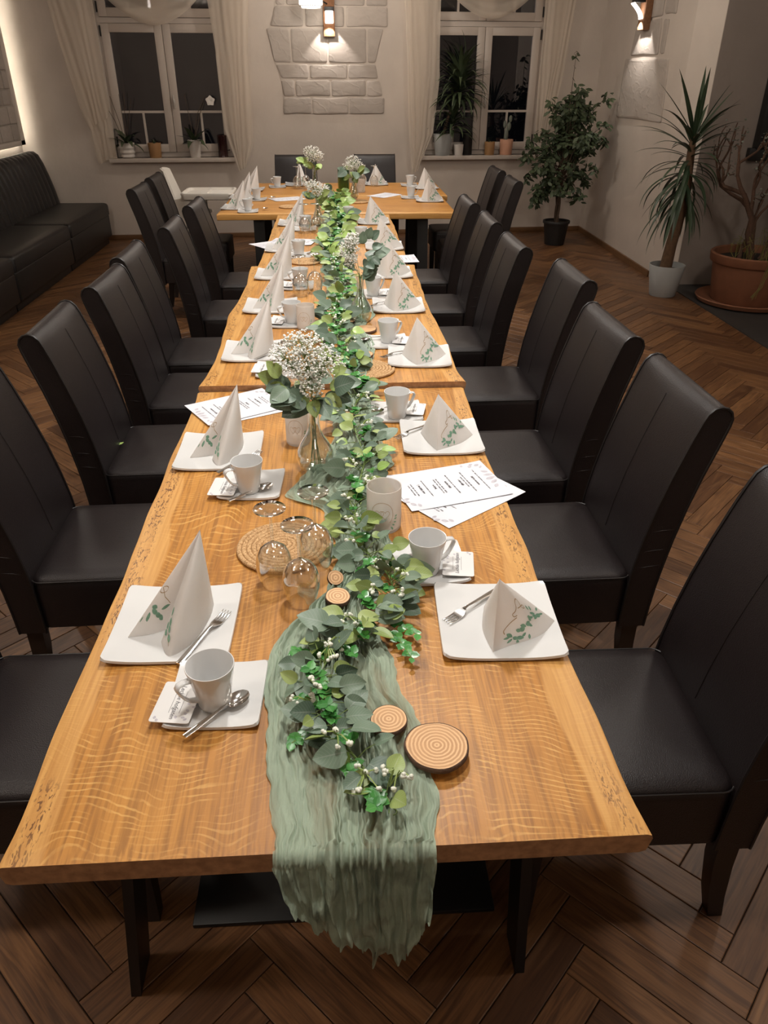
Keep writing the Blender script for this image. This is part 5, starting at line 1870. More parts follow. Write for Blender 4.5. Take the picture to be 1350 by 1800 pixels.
def garland(name, label, pts, n_leaf, mix, width, zfn, seed, n_box, n_berry, size=1.0, part_limit=300, sprigs=()):
    r2 = random.Random(seed)
    t = thing(name, (pts[0][0], pts[0][1], zfn(pts[0][1])), 0, label, 'garland', 'leafy garlands along the tables')
    O = Vector((pts[0][0], pts[0][1], zfn(pts[0][1])))
    cl = [Vector((p.x, p.y, zfn(p.y) + 0.022 + 0.006 * math.sin(p.y * 21))) - O for p in curve_pts([(a, b, 0) for a, b in pts], 12)]
    MB().tube(cl, 0.0024, 6).build('main_stem', 'stem', t, 60)
    tw = MB()
    stuff = {k: MB() for k in LV}
    cnt = 0
    for i in range(n_leaf):
        f = ((i + r2.random()) / n_leaf) ** (0.82 if sprigs else 1.0)
        base = poly_at(cl, f)
        kind = r2.choices(list(mix), list(mix.values()))[0]
        me = r2.choice(LV[kind])
        side = r2.choice((-1, 1))
        ang = r2.gauss(0, 0.65)
        d = Vector((side * math.cos(ang), -abs(r2.gauss(0.25, 0.4)) if r2.random() < 0.65 else r2.gauss(0.1, 0.5), r2.uniform(-0.12, 0.55)))
        d.normalize()
        wf = width * (0.62 + 0.38 * min(1.0, max(0.0, (f - 0.10) / 0.15)))
        reach = r2.random() ** 0.8 * wf
        p = base + Vector((d.x * reach, d.y * reach, abs(d.z) * reach * 0.7 + r2.uniform(0.0, 0.03)))
        sc = r2.uniform(0.75, 1.2) * size * (1.0 if f < 0.3 else 1.12)
        tipz = p.z + d.z * 0.05 * sc
        if tipz < 0.008:
            d.z = (0.012 - p.z) / 0.05 + 0.05
        if p.z < 0.008:
            p.z = 0.010
        up = Vector((r2.uniform(-0.7, 0.7), r2.uniform(-0.9, 0.3), r2.uniform(0.35, 1.0)))
        mtx = frame(p, d, up) @ Matrix.Scale(sc, 4)
        ctr = p + O + d * 0.03 * sc
        if any(math.hypot(ctr.x - ax, ctr.y - ay) < ar for ax, ay, ar in AVOID):
            continue
        if cnt < part_limit:
            o = link('leaf', me, t)
            o.matrix_local = mtx
            cnt += 1
        tw.tube([base, base.lerp(p, 0.5) + Vector((0, 0, 0.006)), p], [0.0011, 0.0009, 0.0008], 4, False)
    tag(tw.build('leaf_stalks', 'stem', t, 60), kind='stuff')
    if n_box:
        bx = MB()
        for sp in sprigs:
            sp3 = [Vector((a, b, zfn(b) + 0.020)) - O for a, b in sp]
            tw2 = MB().tube(sp3, 0.0013, 5).build('sprig_stem', 'stem', t, 60)
            for k in range(16):
                q = poly_at(sp3, 0.35 + 0.65 * k / 15)
                th = k * 2.4
                bx.add(boxleaf.v, boxleaf.f, boxleaf.uv, frame(q, (math.cos(th), math.sin(th), 0.15), (0.1, -0.3, 1)) @ Matrix.Scale(r2.uniform(0.85, 1.2) * size, 4))
        for i in range(n_box):
            base = poly_at(cl, (i + r2.random()) / n_box)
            a = r2.uniform(0, 2 * PI)
            tip = base + Vector((math.cos(a) * width * r2.uniform(0.2, 1.0), math.sin(a) * width * 0.8 - 0.01, r2.uniform(0.0, 0.035)))
            tip.z = max(tip.z, 0.012)
            for k in range(13):
                q = base.lerp(tip, 0.35 + 0.65 * k / 12)
                th = k * 2.4
                d = Vector((math.cos(th), math.sin(th), 0.35))
                bx.add(boxleaf.v, boxleaf.f, boxleaf.uv, frame(q, d, (0.2, -0.2, 1)) @ Matrix.Scale(r2.uniform(0.8, 1.25) * size, 4))
        tag(bx.build('boxwood_leaves', 'box', t, 60, 'leaf'), 'clusters of small bright green round leaves', kind='stuff')
    if n_berry:
        bb_ = MB()
        st_ = MB()
        for i in range(n_berry):
            base = poly_at(cl, (i + 0.2 + 0.6 * r2.random()) / n_berry)
            a = r2.uniform(0, 2 * PI)
            c = base + Vector((math.cos(a) * width * 0.6, math.sin(a) * width * 0.5 - 0.012, r2.uniform(0.018, 0.045)))
            for k in range(r2.randint(4, 6)):
                e = c + Vector((r2.uniform(-0.022, 0.022), r2.uniform(-0.026, 0.014), r2.uniform(-0.008, 0.012)))
                e.z = max(e.z, 0.010)
                st_.tube([base.lerp(c, 0.4), c.lerp(e, 0.35) + Vector((0, 0, 0.008)), e], 0.0012, 4, False)
                for m_ in range(4):
                    bb_.ico(e + Vector((r2.uniform(-0.003, 0.003), r2.uniform(-0.003, 0.003), r2.uniform(-0.0024, 0.0024))), 0.0040, 1)
        tag(bb_.build('berries', 'berry', t, 60), 'white knobbly berries', kind='stuff')
        tag(st_.build('berry_stalks', 'lime_stalk', t, 60), kind='stuff')
    return t


M['lime_stalk'] = pbr('berry_stalk', (0.30, 0.40, 0.12), 0.5)
g1 = [(0.059, 0.765), (0.012, 0.85), (-0.032, 0.92), (-0.052, 1.00), (-0.050, 1.08), (-0.005, 1.17), (0.055, 1.23), (0.098, 1.31), (0.088, 1.40), (0.048, 1.48), (0.030, 1.60), (0.030, 1.72), (0.050, 1.86), (0.065, 1.98), (0.045, 2.12), (0.030, 2.28), (0.060, 2.44)]
ga = garland('leaf_garland', 'front eucalyptus garland with white berries winding over the cloth', g1, 215, {'euc': 0.56, 'olive': 0.36, 'lime': 0.08}, 0.062, lambda y: top_z(y), 21, 36, 22, 0.92, 300, [[(0.05, 1.215), (0.10, 1.20), (0.14, 1.165)], [(0.05, 1.205), (0.10, 1.155), (0.122, 1.095)], [(0.05, 1.74), (0.09, 1.77), (0.125, 1.80)], [(-0.035, 1.10), (-0.085, 1.115), (-0.105, 1.13)], [(-0.03, 0.92), (-0.075, 0.915), (-0.10, 0.895)]])
MB().tube([(0.002, -0.004 - 0.0, 0.012)] + [(0.002 + 0.006 * math.sin(R(a)), -0.010 + 0.006 * math.cos(R(a)), 0.013) for a in range(0, 361, 30)], 0.0012, 6).build('hook_ring', 'stem', ga, 60)
g2 = [(0.070, 2.50), (0.040, 2.62), (0.010, 2.80), (-0.005, 3.00), (-0.020, 3.25), (-0.015, 3.50), (0.015, 3.80), (0.020, 4.10), (-0.01, 4.40), (-0.03, 4.62)]
garland('leaf_garland', 'middle leafy garland between the second and fifth places', g2, 150, {'euc': 0.34, 'olive': 0.40, 'lime': 0.26}, 0.070, lambda y: top_z(y), 22, 60, 14, 1.15)
g3 = [(-0.04, 4.66), (-0.055, 4.95), (-0.02, 5.30), (0.02, 5.65), (0.03, 6.0), (0.02, 6.4), (0.0, 6.8), (0.0, 7.2), (0.01, 7.55)]
garland('leaf_garland', 'far bright green garland running onto the cross tables', g3, 190, {'euc': 0.12, 'olive': 0.33, 'lime': 0.55}, 0.095, lambda y: top_z(y), 23, 60, 10, 1.7)


# ---------------------------------------------------------------- vases and bouquets
def make_vase(loc, label, prof, water_r=None):
    t = thing('flower_vase', loc, 0, label, 'vase', 'clear glass vases')
    inner = [(max(r - 0.0022, 0), z + (0.006 if z < 0.01 else 0)) for r, z in prof]
    MB().lathe(prof + inner[::-1], 36).build('glass', 'glass_vase', t, 60)
    return t


CAR = [(0, 0), (0.036, 0), (0.043, 0.004), (0.051, 0.025), (0.0535, 0.045), (0.050, 0.065), (0.040, 0.085), (0.027, 0.105), (0.0185, 0.125), (0.0155, 0.150), (0.0165, 0.180), (0.0195, 0.197)]
SLIM = [(0, 0), (0.030, 0), (0.036, 0.005), (0.042, 0.030), (0.040, 0.055), (0.030, 0.085), (0.018, 0.115), (0.0135, 0.150), (0.0155, 0.185), (0.0185, 0.205)]
TUBE = [(0, 0), (0.026, 0), (0.028, 0.004), (0.026, 0.06), (0.020, 0.12), (0.022, 0.19), (0.027, 0.22)]


def bouquet(loc, label, neck_z, cloud, n_fl, leaves, seed, fl_r=0.0030, lift=0.0):
    """cloud: list of (dx,dy,z, rx,rz) blobs; leaves: list of (kind, dx, dy, z, dirx, diry, dirz, scale)"""
    r2 = random.Random(seed)
    t = thing('bouquet', loc, 0, label, 'bouquet', 'gypsophila bouquets')
    st, fl = MB(), MB()
    neck = Vector((0, 0, neck_z))
    for k in range(7):
        a = k * 0.9
        st.tube([Vector((0.016 * math.cos(a), 0.016 * math.sin(a), 0.012)), Vector((0.006 * math.cos(a + 2), 0.006 * math.sin(a + 2), neck_z * 0.7)), Vector((0.007 * math.cos(a), 0.007 * math.sin(a), neck_z + 0.01))], 0.0014, 5)
    st.build('stems', 'stem', t, 60)['kind'] = 'stuff'
    br = MB()
    for (dx, dy, z, rx, rz, w_) in cloud:
        c = Vector((dx, dy, z))
        hub = neck.lerp(c, 0.65)
        br.tube([neck, hub, c], [0.0012, 0.0009, 0.0006], 4, False)
        for k in range(int(n_fl * w_)):
            while True:
                v = Vector((r2.uniform(-1, 1), r2.uniform(-1, 1), r2.uniform(-1, 1)))
                if v.length < 1:
                    break
            p = c + Vector((v.x * rx, v.y * rx, v.z * rz))
            fl.ico(p, fl_r * r2.uniform(0.7, 1.25), 1, 0.8)
            if k % 3 == 0:
                br.tube([hub.lerp(c, r2.random()), p], 0.0005, 3, False)
    tag(br.build('branchlets', 'stem', t, 60), kind='stuff')
    tag(fl.build('blossoms', 'gyps', t, 60), 'cloud of tiny white blossoms', kind='stuff')
    for (kind, p, d, sc) in leaves:
        me = r2.choice(LV[kind])
        o = link('leaf', me, t)
        o.matrix_local = frame(p, d, (r2.uniform(-0.4, 0.4), -0.8, r2.uniform(0.2, 1.0))) @ Matrix.Scale(sc, 4)
    return t


def leaf_ring(seed, n, neck_z, r0, z0, z1, kinds, s0, s1, bias=None):
    r2 = random.Random(seed)
    out = []
    for k in range(n):
        a = r2.uniform(0, 2 * PI)
        if bias is not None and r2.random() < 0.6:
            a = bias + r2.gauss(0, 0.5)
        f = r2.random()
        rr = 0.012 + r0 * f
        z = z0 + (z1 - z0) * f
        d = Vector((math.cos(a), math.sin(a), r2.uniform(-0.5, 0.8)))
        out.append((r2.choice(kinds), Vector((rr * math.cos(a), rr * math.sin(a), z)), d, r2.uniform(s0, s1)))
    return out


v1 = (-0.080, 1.940, T1 + 0.004)
make_vase(v1, 'round bellied glass carafe vase with water in the foreground', CAR)
lv = leaf_ring(31, 46, 0.2, 0.075, 0.205, 0.27, ['euc', 'euc', 'euc', 'olive'], 1.0, 1.35, R(195))
lv += [('olive', Vector((-0.085, -0.02, 0.29)), Vector((-0.5, -0.2, 0.9)), 1.2), ('olive', Vector((-0.10, -0.01, 0.28)), Vector((-0.9, -0.2, 0.4)), 1.3), ('olive', Vector((0.06, -0.01, 0.29)), Vector((0.8, -0.2, 0.5)), 1.2), ('olive', Vector((0.05, -0.02, 0.26)), Vector((0.9, -0.3, 0.2)), 1.1)]
bouquet(v1, 'large gypsophila and eucalyptus bouquet in the foreground carafe', 0.197, [(-0.01, 0.0, 0.315, 0.055, 0.055, 0.45), (-0.065, 0.01, 0.335, 0.05, 0.045, 0.25), (0.035, 0.0, 0.325, 0.045, 0.05, 0.3), (-0.02, 0.02, 0.37, 0.06, 0.035, 0.3), (0.0, -0.02, 0.265, 0.035, 0.04, 0.2)], 800, lv, 41, 0.0033)

v2 = (0.098, 3.385, T2)
make_vase(v2, 'round bellied glass carafe vase beside the middle tables cup', [(r * 0.95, z * 1.0) for r, z in CAR])
lv = leaf_ring(32, 30, 0.2, 0.06, 0.20, 0.30, ['euc'], 0.9, 1.2, R(-10))
lv += [('euc', Vector((0.03, 0, 0.36)), Vector((0.4, -0.2, 0.9)), 1.1), ('euc', Vector((0.05, 0, 0.36)), Vector((0.6, -0.1, 0.6)), 1.25), ('euc', Vector((0.01, 0, 0.34)), Vector((0.1, -0.2, 1.0)), 1.1), ('euc', Vector((0.055, 0, 0.32)), Vector((0.9, -0.1, 0.3)), 1.2)]
bouquet(v2, 'gypsophila bouquet with tall eucalyptus sprig at the middle tables', 0.197, [(-0.045, 0, 0.315, 0.045, 0.055, 0.6), (-0.03, 0, 0.36, 0.035, 0.03, 0.3), (-0.04, -0.01, 0.27, 0.03, 0.03, 0.2)], 520, lv, 42, 0.0036)

v3 = (-0.140, 6.00, T3)
make_vase(v3, 'slim glass vase on the third table', SLIM)
lv = leaf_ring(33, 16, 0.2, 0.06, 0.17, 0.23, ['euc', 'olive'], 1.3, 1.8)
bouquet(v3, 'wide white gypsophila bouquet in the slim vase on the third table', 0.20, [(0, 0, 0.255, 0.085, 0.05, 0.7), (-0.03, 0, 0.29, 0.06, 0.035, 0.4), (0.05, 0, 0.25, 0.05, 0.05, 0.3)], 330, lv, 43, 0.0045)

v4 = (0.165, 7.36, TT + 0.011)
make_vase(v4, 'slim glass vase standing on the far jute mat', SLIM)
lv = leaf_ring(34, 20, 0.2, 0.09, 0.17, 0.25, ['euc', 'olive'], 1.5, 2.0)
bouquet(v4, 'gypsophila bouquet on the cross tables right of the green cylinder', 0.20, [(0, 0, 0.30, 0.08, 0.06, 0.6), (0.05, 0, 0.26, 0.06, 0.04, 0.3), (-0.05, 0, 0.27, 0.05, 0.04, 0.3)], 330, lv, 44, 0.0050)

v5 = (-0.205, 8.08, TT)
make_vase(v5, 'tall narrow glass vase near the back wall', TUBE)
lv = leaf_ring(35, 16, 0.22, 0.12, 0.20, 0.27, ['olive', 'lime'], 1.6, 2.2, R(180))
bouquet(v5, 'tall gypsophila bouquet nearest the back wall with leaves to the left', 0.22, [(-0.02, 0, 0.34, 0.085, 0.06, 0.7), (0.05, 0, 0.30, 0.06, 0.05, 0.3), (-0.02, 0, 0.28, 0.06, 0.04, 0.2)], 330, lv, 45, 0.0052)

# ================================================================ house plants


def pot(t, prof, mat, soil_r, soil_z, seg=36, wob=None):
    MB().lathe(prof, seg, None, wob).build('pot', mat, t, 40)
    MB().lathe([(0, soil_z + 0.004), (soil_r * 0.6, soil_z + 0.003), (soil_r, soil_z), (soil_r, soil_z - 0.01), (0, soil_z - 0.01)], 24).build('soil', 'soil', t, 60)


def pot_prof(r0, r1, h, th=0.005, rim=0.0):
    p = [(0, 0), (r0 * 0.96, 0), (r0, 0.004)]
    if rim:
        p += [(r1 * 0.97, h - rim), (r1 + 0.008, h - rim + 0.002), (r1 + 0.009, h - 0.004), (r1 + 0.006, h)]
    else:
        p += [(r1, h - 0.003), (r1 - 0.001, h)]
    p += [(r1 - th, h), (r1 - th - 0.002, h - 0.03), (r0 - th, 0.01), (0, 0.01)]
    return p


def blade(name, L, W_, mat, droop, seg=10, fold=0.3):
    """strap leaf along +x that bends down by droop radians"""
    pts = []
    x = z = 0.0
    a = 0.0
    for k in range(seg + 1):
        pts.append((x, z))
        x += math.cos(a) * L / seg
        z += math.sin(a) * L / seg
        a -= droop / seg * (0.4 + 1.2 * k / seg)

    def fn(u, v):
        f = u * seg
        i = min(int(f), seg - 1)
        t = f - i
        px = pts[i][0] * (1 - t) + pts[i + 1][0] * t
        pz = pts[i][1] * (1 - t) + pts[i + 1][1] * t
        y = (v - 0.5) * 2
        w_ = W_ * min(1, 0.45 + 2.2 * u) * (1 - u ** 2.5) + 0.0006
        return (px, y * w_, pz + fold * abs(y) * w_)
    return MB().grid(seg, 2, fn, 0.0, lambda u, v: (u * 0.2, 2 * v - 1)).mesh(name, mat, 60, 'leaf')


# ---- weeping fig
fg = thing('potted_ficus', (2.60, 9.22, 0), 0, 'weeping fig in a black pot in the back right corner', 'potted plant', 'large floor plants')
pot(fg, pot_prof(0.115, 0.150, 0.27, 0.006, 0.03), 'pot_black', 0.14, 0.245)
for k in range(3):
    path = []
    for j in range(12):
        f = j / 11
        a = f * 5.5 + k * 2.1
        rr = 0.016 + 0.012 * f
        path.append((rr * math.cos(a) - 0.02 * f, rr * math.sin(a), 0.24 + 0.62 * f))
    MB().tube(path, [0.016 - 0.006 * j / 11 for j in range(12)], 8).build('trunk', 'twig', fg, 60)
r2 = random.Random(77)
fleaf = MB().grid(3, 2, lambda u, v: (0.078 * u, (v - 0.5) * 0.044 * math.sin(PI * min(1, 0.05 + 0.93 * u)), 0.006 * abs(v - 0.5) - 0.012 * u * u), 0.0, lambda u, v: (u * 0.2, 2 * v - 1))
brm, flm = MB(), MB()
tips = []
for k in range(84):
    a = r2.uniform(0, 2 * PI)
    h0 = r2.uniform(0.55, 0.95)
    rad = r2.uniform(0.12, 0.44)
    zt = r2.uniform(0.55, 1.62)
    if zt > 1.35:
        rad *= 0.6
    if zt < 0.75:
        rad = r2.uniform(0.16, 0.32)
    tips.append((Vector((0.0, 0.0, h0)), Vector((rad * math.cos(a), rad * math.sin(a) * 0.8, zt))))
tips.append((Vector((0.0, 0, 0.9)), Vector((0.01, 0.0, 1.93))))
tips.append((Vector((0.0, 0, 0.9)), Vector((0.40, 0.0, 1.55))))
tips.append((Vector((0.0, 0, 0.7)), Vector((-0.27, -0.05, 0.50))))
tips.append((Vector((0.0, 0, 0.7)), Vector((-0.24, -0.08, 0.58))))
for b0, tp in tips:
    mid = b0.lerp(tp, 0.5) + Vector((0, 0, 0.10))
    pth = [b0, mid, tp, tp + Vector((tp.x * 0.15, tp.y * 0.15, -0.03 if tp.z < 1.8 else 0.03))]
    brm.tube(pth, [0.006, 0.004, 0.002, 0.0012], 5, False)
    nl = 26 if tp.z < 1.8 else 12
    for j in range(nl):
        f = 0.35 + 0.65 * j / (nl - 1)
        q = poly_at([Vector(p) for p in pth], f) + Vector((r2.gauss(0, 0.022), r2.gauss(0, 0.022), r2.gauss(0, 0.03)))
        q.x = min(q.x, 0.44)
        d = Vector((r2.gauss(0, 1), r2.gauss(0, 1), r2.uniform(-1.3, 0.25)))
        flm.add(fleaf.v, fleaf.f, fleaf.uv, frame(q, d, (r2.gauss(0, 0.4), -0.7, 1)) @ Matrix.Scale(r2.uniform(0.7, 1.1), 4))
tag(brm.build('branches', 'twig', fg, 60), kind='stuff')
tag(flm.build('foliage', 'dark_leaf', fg, 60, 'leaf'), 'dense small dark green pointed leaves', kind='stuff')

# ---- yucca
yc = thing('potted_yucca', (2.985, 6.80, 0), 0, 'tall yucca with drooping strap leaves in a pale grey pot', 'potted plant', 'large floor plants')
pot(yc, pot_prof(0.115, 0.158, 0.275, 0.007), 'pot_grey', 0.145, 0.225)
MB().tube([(-0.015, 0, 0.22), (0.0, 0, 0.45), (0.03, 0, 0.70), (0.035, 0, 0.95), (0.02, 0, 1.20), (0.015, 0, 1.34)], [0.055, 0.048, 0.044, 0.038, 0.032, 0.02], 14).build('trunk', 'trunk_yucca', yc, 60)
bls = [blade('leaf', 0.50, 0.021, 'yucca', d) for d in (0.15, 0.8, 1.6, 2.4)]
r2 = random.Random(5)
for k in range(92):
    f = k / 91
    z = 0.82 + 0.54 * f + r2.uniform(-0.02, 0.02)
    a = k * 2.399 + r2.uniform(-0.3, 0.3)
    el = R(-48 + 118 * f ** 1.4 + r2.uniform(-9, 9))
    d = Vector((math.cos(a) * math.cos(el), math.sin(a) * math.cos(el), math.sin(el)))
    me = bls[3] if f < 0.25 else (bls[2] if f < 0.6 else (bls[1] if f < 0.88 else bls[0]))
    if f < 0.25:
        me = bls[1]
    o = link('leaf', me, yc)
    sc = r2.uniform(0.75, 1.08)
    if math.cos(a) > 0.2 and a:
        sc *= 0.8 if abs(d.x) > 0.5 else 1.0
    o.matrix_local = frame((0.022 + 0.025 * math.cos(a), 0.025 * math.sin(a), z), d, (0, 0, 1) if abs(d.z) < 0.95 else (1, 0, 0)) @ Matrix.Scale(sc, 4)

# ---- jade tree in a big terracotta tub
jt = thing('potted_jade_tree', (3.62, 6.50, 0.008), 0, 'gnarled jade tree in a big terracotta tub with saucer', 'potted plant', 'large floor plants')
MB().lathe([(0, 0), (0.36, 0), (0.405, 0.012), (0.425, 0.045), (0.418, 0.052), (0.40, 0.040), (0.37, 0.022), (0, 0.020)], 48).build('saucer', 'terracotta', jt, 40)
MB().lathe([(0, 0.02), (0.285, 0.02), (0.295, 0.03), (0.335, 0.335), (0.355, 0.345), (0.362, 0.352), (0.368, 0.415), (0.358, 0.425), (0.338, 0.420), (0.325, 0.37), (0.28, 0.04), (0, 0.04)], 48).build('tub', 'terracotta', jt, 40)
MB().lathe([(0, 0.372), (0.2, 0.37), (0.322, 0.362), (0.31, 0.34), (0, 0.34)], 32).build('soil', 'soil', jt, 60)
r2 = random.Random(15)
jl, jb = MB(), MB()
jleaf = MB()
jleaf.ico((0.012, 0, 0), 0.010, 1, 0.35)


def jbranch(p, d, L, rad, depth):
    pth = [p]
    q = p.copy()
    dd = d.copy()
    for k in range(4):
        dd = (dd + Vector((r2.gauss(0, 0.22), r2.gauss(0, 0.22), r2.gauss(0.05, 0.15)))).normalized()
        q = q + dd * (L / 4)
        q.y = min(q.y, 0.42)
        q.x = max(q.x, -0.36)
        pth.append(q.copy())
    jb.tube(pth, [rad, rad * 0.9, rad * 0.8, rad * 0.7, rad * 0.6], 7)
    if depth == 0 or rad < 0.006:
        for k in range(7):
            e = pth[2 + k % 3]
            jl.add(jleaf.v, jleaf.f, None, frame(e + Vector((r2.gauss(0, 0.015), r2.gauss(0, 0.015), r2.gauss(0, 0.02))), (r2.gauss(0, 1), r2.gauss(0, 1), r2.gauss(0.3, 0.6)), (0, 0, 1)) @ Matrix.Scale(r2.uniform(0.6, 1.2), 4))
        return
    for k in range(2 if depth > 1 else 3):
        nd_ = (dd + Vector((r2.gauss(0, 0.6), r2.gauss(0, 0.6), r2.gauss(0.1, 0.35)))).normalized()
        jbranch(pth[-1 - (k % 2)], nd_, L * r2.uniform(0.6, 0.85), rad * 0.6, depth - 1)


for (x, y, dx, dy, L, rr) in ((-0.05, -0.02, -0.35, -0.1, 0.42, 0.034), (0.03, -0.05, 0.15, -0.1, 0.50, 0.042), (0.10, 0.05, 0.3, 0.1, 0.45, 0.036), (-0.14, 0.0, -0.5, 0.0, 0.30, 0.02), (0.0, 0.06, -0.05, 0.2, 0.5, 0.03)):
    jbranch(Vector((x, y, 0.36)), Vector((dx, dy, 1)).normalized(), L * 1.15, rr, 3)
jb.build('branches', 'bark', jt, 60)['kind'] = 'stuff'
tag(jl.build('leaves', 'dark_leaf', jt, 60), kind='stuff')
yl = MB()
for k in range(60):
    a = r2.uniform(PI, 2 * PI) if k < 40 else r2.uniform(0, 2 * PI)
    rr = r2.uniform(0.1, 0.3)
    p0 = Vector((rr * math.cos(a), rr * math.sin(a), 0.365))
    p1 = p0 + Vector((r2.gauss(0, 0.04), r2.gauss(0, 0.04), r2.uniform(0.08, 0.25)))
    yl.tube([p0, p0.lerp(p1, 0.5) + Vector((r2.gauss(0, 0.02), 0, 0)), p1, p1 + Vector((r2.gauss(0, 0.05), r2.gauss(0, 0.03), r2.uniform(-0.06, 0.03)))], 0.0022, 4, False)
tr_ = [Vector((-0.06, -0.30, 0.38)), Vector((-0.06, -0.37, 0.43)), Vector((-0.08, -0.40, 0.33)), Vector((-0.12, -0.41, 0.22)), Vector((-0.17, -0.42, 0.14))]
for k in range(5):
    yl.tube([p + Vector((r2.gauss(0, 0.018), 0, r2.gauss(0, 0.01))) for p in tr_], 0.002, 4, False)
tag(yl.build('undergrowth', 'weed', jt, 60) if 'weed' in M else yl.build('undergrowth', 'stem', jt, 60), 'thin trailing shoots', kind='stuff')

# ---- plants on the window sills
SZ = WZ0


def sill(name, x, off, label, cat='potted plant', group='pots on the window sills'):
    t = bw_frame(name, x, off, SZ + 0.0005)
    return tag(t, label, cat, group)


DL = [blade('leaf', 0.32, 0.019, 'dark_leaf', d) for d in (0.9, 1.9, 2.6)]
OL = [blade('leaf', 0.20, 0.032, 'dark_leaf', d, 8, 0.25) for d in (0.7, 1.6)]


def fountain(t, n, z0, z1, el0, el1, meshes, s0, s1, seed, x0=0.0):
    r2 = random.Random(seed)
    for k in range(n):
        f = k / max(1, n - 1)
        a = k * 2.399 + r2.uniform(-0.3, 0.3)
        el = R(el0 + (el1 - el0) * f + r2.uniform(-8, 8))
        d = Vector((math.cos(a) * math.cos(el), -abs(math.sin(a) * math.cos(el)) if r2.random() < 0.7 else 0.4 * math.sin(a) * math.cos(el), math.sin(el)))
        me = r2.choice(meshes)
        o = link('leaf', me, t)
        o.matrix_local = frame((x0 + 0.008 * math.cos(a), 0.008 * math.sin(a), z0 + (z1 - z0) * f), d, (0, 0, 1) if abs(d.z) < 0.95 else (1, 0, 0)) @ Matrix.Scale(r2.uniform(s0, s1), 4)


p = sill('potted_orchid', 0.40, 0.02, 'orchid with bare stems in a ribbed white pot on the left sill')
pot(p, [(0, 0), (0.058, 0), (0.078, 0.015), (0.070, 0.038), (0.085, 0.060), (0.076, 0.085), (0.090, 0.110), (0.082, 0.132), (0.088, 0.160), (0.082, 0.160), (0.07, 0.02), (0, 0.02)], 'pot_white', 0.078, 0.142, 30, lambda a: 1 + 0.03 * math.cos(6 * a))
fountain(p, 8, 0.145, 0.16, 0, 60, OL, 0.9, 1.3, 3)
for k, (dx, h) in enumerate(((-0.22, 0.55), (-0.10, 0.52), (0.0, 0.54), (0.06, 0.56), (0.13, 0.50))):
    MB().tube([(0, 0, 0.11), (dx * 0.4, 0, 0.11 + h * 0.5), (dx, 0, 0.11 + h)], 0.003, 5).build('flower_stem', 'twig', p, 60)
p = sill('potted_succulent', 0.71, 0.0, 'small plant in a tan woven pot on the left sill')
pot(p, pot_prof(0.066, 0.075, 0.155), 'pot_tan', 0.068, 0.14)
fountain(p, 9, 0.14, 0.15, 5, 70, OL, 0.28, 0.4, 4)
p = sill('potted_orchid', 1.17, 0.01, 'white flowering orchid in a smooth white pot on the left sill')
pot(p, pot_prof(0.058, 0.078, 0.185), 'pot_white', 0.07, 0.17)
fountain(p, 7, 0.15, 0.165, -5, 60, OL, 0.9, 1.35, 6)
for k, (dx, h) in enumerate(((-0.03, 0.50), (0.06, 0.47))):
    MB().tube([(0, 0, 0.15), (dx, 0, 0.15 + h * 0.6), (dx * 2.4 + 0.02, 0, 0.15 + h), (dx * 3.4 + 0.06, -0.01, 0.15 + h * 0.98)], 0.003, 5).build('flower_stem', 'twig', p, 60)
MB().tube([(0.0, 0, 0.15), (0.10, -0.01, 0.45), (0.16, -0.02, 0.58), (0.22, -0.04, 0.60)], 0.003, 5).build('flower_stem', 'twig', p, 60)
fl = MB()
for k in range(5):
    a = 2 * PI * k / 5 + 0.3
    mt_ = frame((0.235, -0.05, 0.585), (math.cos(a), -0.15, math.sin(a)), (0, -1, 0))
    fl.grid(5, 4, lambda u, v: (0.055 * u, (v - 0.5) * 0.055 * math.sin(PI * min(1, 0.1 + 0.88 * u)), 0.006 * math.sin(PI * u)), 0.0008, None, mt_)
fl.build('blossom', 'flower_white', p, 60)
p = sill('lantern', 1.49, 0.0, 'dark red glass storm lantern on the left sill', 'lantern')
MB().lathe([(0, 0), (0.055, 0), (0.058, 0.005), (0.055, 0.02), (0.054, 0.215), (0.058, 0.225), (0.054, 0.23), (0.048, 0.225), (0.048, 0.02), (0, 0.02)], 28).build('glass_body', 'glass_dark', p, 40)
MB().tube([(0.056, 0, 0.07), (0.085, 0, 0.075)], 0.006, 6).build('handle', 'glass_dark', p)

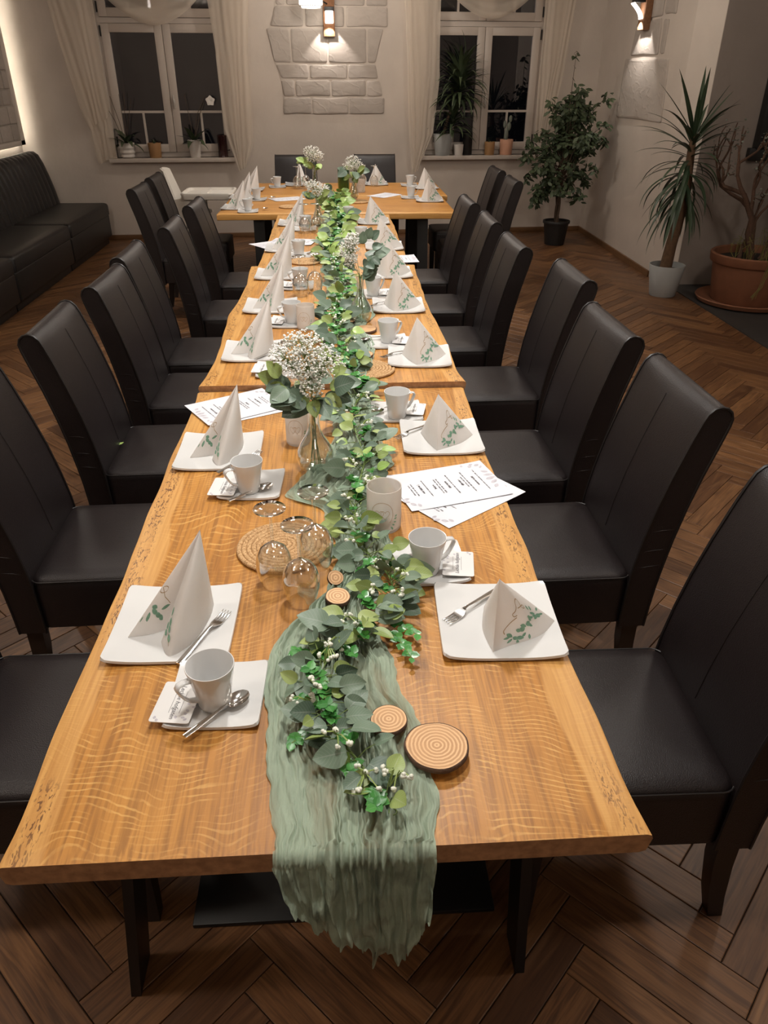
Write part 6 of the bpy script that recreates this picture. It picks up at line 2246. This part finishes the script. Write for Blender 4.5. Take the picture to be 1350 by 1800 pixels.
p = sill('potted_dracaena', 4.115, 0.02, 'bushy drooping dracaena in a tall grey pot on the right sill')
pot(p, pot_prof(0.085, 0.118, 0.235), 'pot_grey', 0.108, 0.21)
MB().tube([(0, 0, 0.2), (0.06, 0, 0.42), (0.15, 0, 0.66), (0.18, 0, 0.80)], [0.02, 0.018, 0.015, 0.010], 8).build('trunk', 'twig', p, 60)
fountain(p, 100, 0.60, 0.88, -5, 80, DL[:2], 1.05, 1.4, 8, 0.18)
fountain(p, 56, 0.24, 0.50, 0, 70, DL[:2], 0.9, 1.2, 9, 0.12)
p = sill('flower_pot', 4.315, 0.03, 'small patterned white pot beside the grey dracaena pot', 'pot')
MB().lathe(pot_prof(0.05, 0.058, 0.12), 28).build('pot', 'pot_white', p, 40)
p = sill('black_vase', 4.425, -0.02 + 0.03, 'tall black cylinder vase on the right sill', 'vase')
MB().lathe([(0, 0), (0.054, 0), (0.057, 0.004), (0.057, 0.24), (0.053, 0.24), (0.05, 0.02), (0, 0.02)], 28).build('cylinder', 'pot_black', p, 40)
p = sill('flower_pot', 4.70, 0.02, 'tan banded pot with low plant on the right sill', 'potted plant')
pot(p, pot_prof(0.058, 0.063, 0.145), 'pot_tan', 0.058, 0.13)
fountain(p, 7, 0.13, 0.135, 5, 60, OL, 0.25, 0.35, 14)
p = sill('potted_cactus', 4.91, 0.01, 'cactus in a salmon ribbed pot on the right sill')
pot(p, pot_prof(0.072, 0.078, 0.17), 'pot_pink', 0.07, 0.155, 40, lambda a: 1 + 0.02 * math.cos(20 * a))
for (x, z, rx, rz) in ((-0.01, 0.22, 0.028, 0.075), (0.018, 0.31, 0.026, 0.05), (-0.035, 0.33, 0.022, 0.045), (0.03, 0.39, 0.022, 0.04)):
    cb = MB().ico((0, 0, 0), 1.0, 2)
    cb.v = [(a * rx + x, b * rx * 0.5, c * rz + z) for a, b, c in cb.v]
    cb.build('cactus_pad', 'dark_leaf', p, 60)

# dark wall-mounted cabinet at the right picture edge, on the chimney wall
cb = thing('wall_cabinet', (3.98, 7.14, 1.10), 0, 'dark panel hung on the chimney wall at the right picture edge', 'cabinet')
MB().rbox(-0.28, 0.5, -0.10, 0, 0.10, 1.0, 0.006).build('front', 'pot_black', cb)
MB().rbox(-0.32, 0.5, -0.06, 0, 0.0, 0.10, 0.004).build('lower_ledge', 'pot_black', cb)
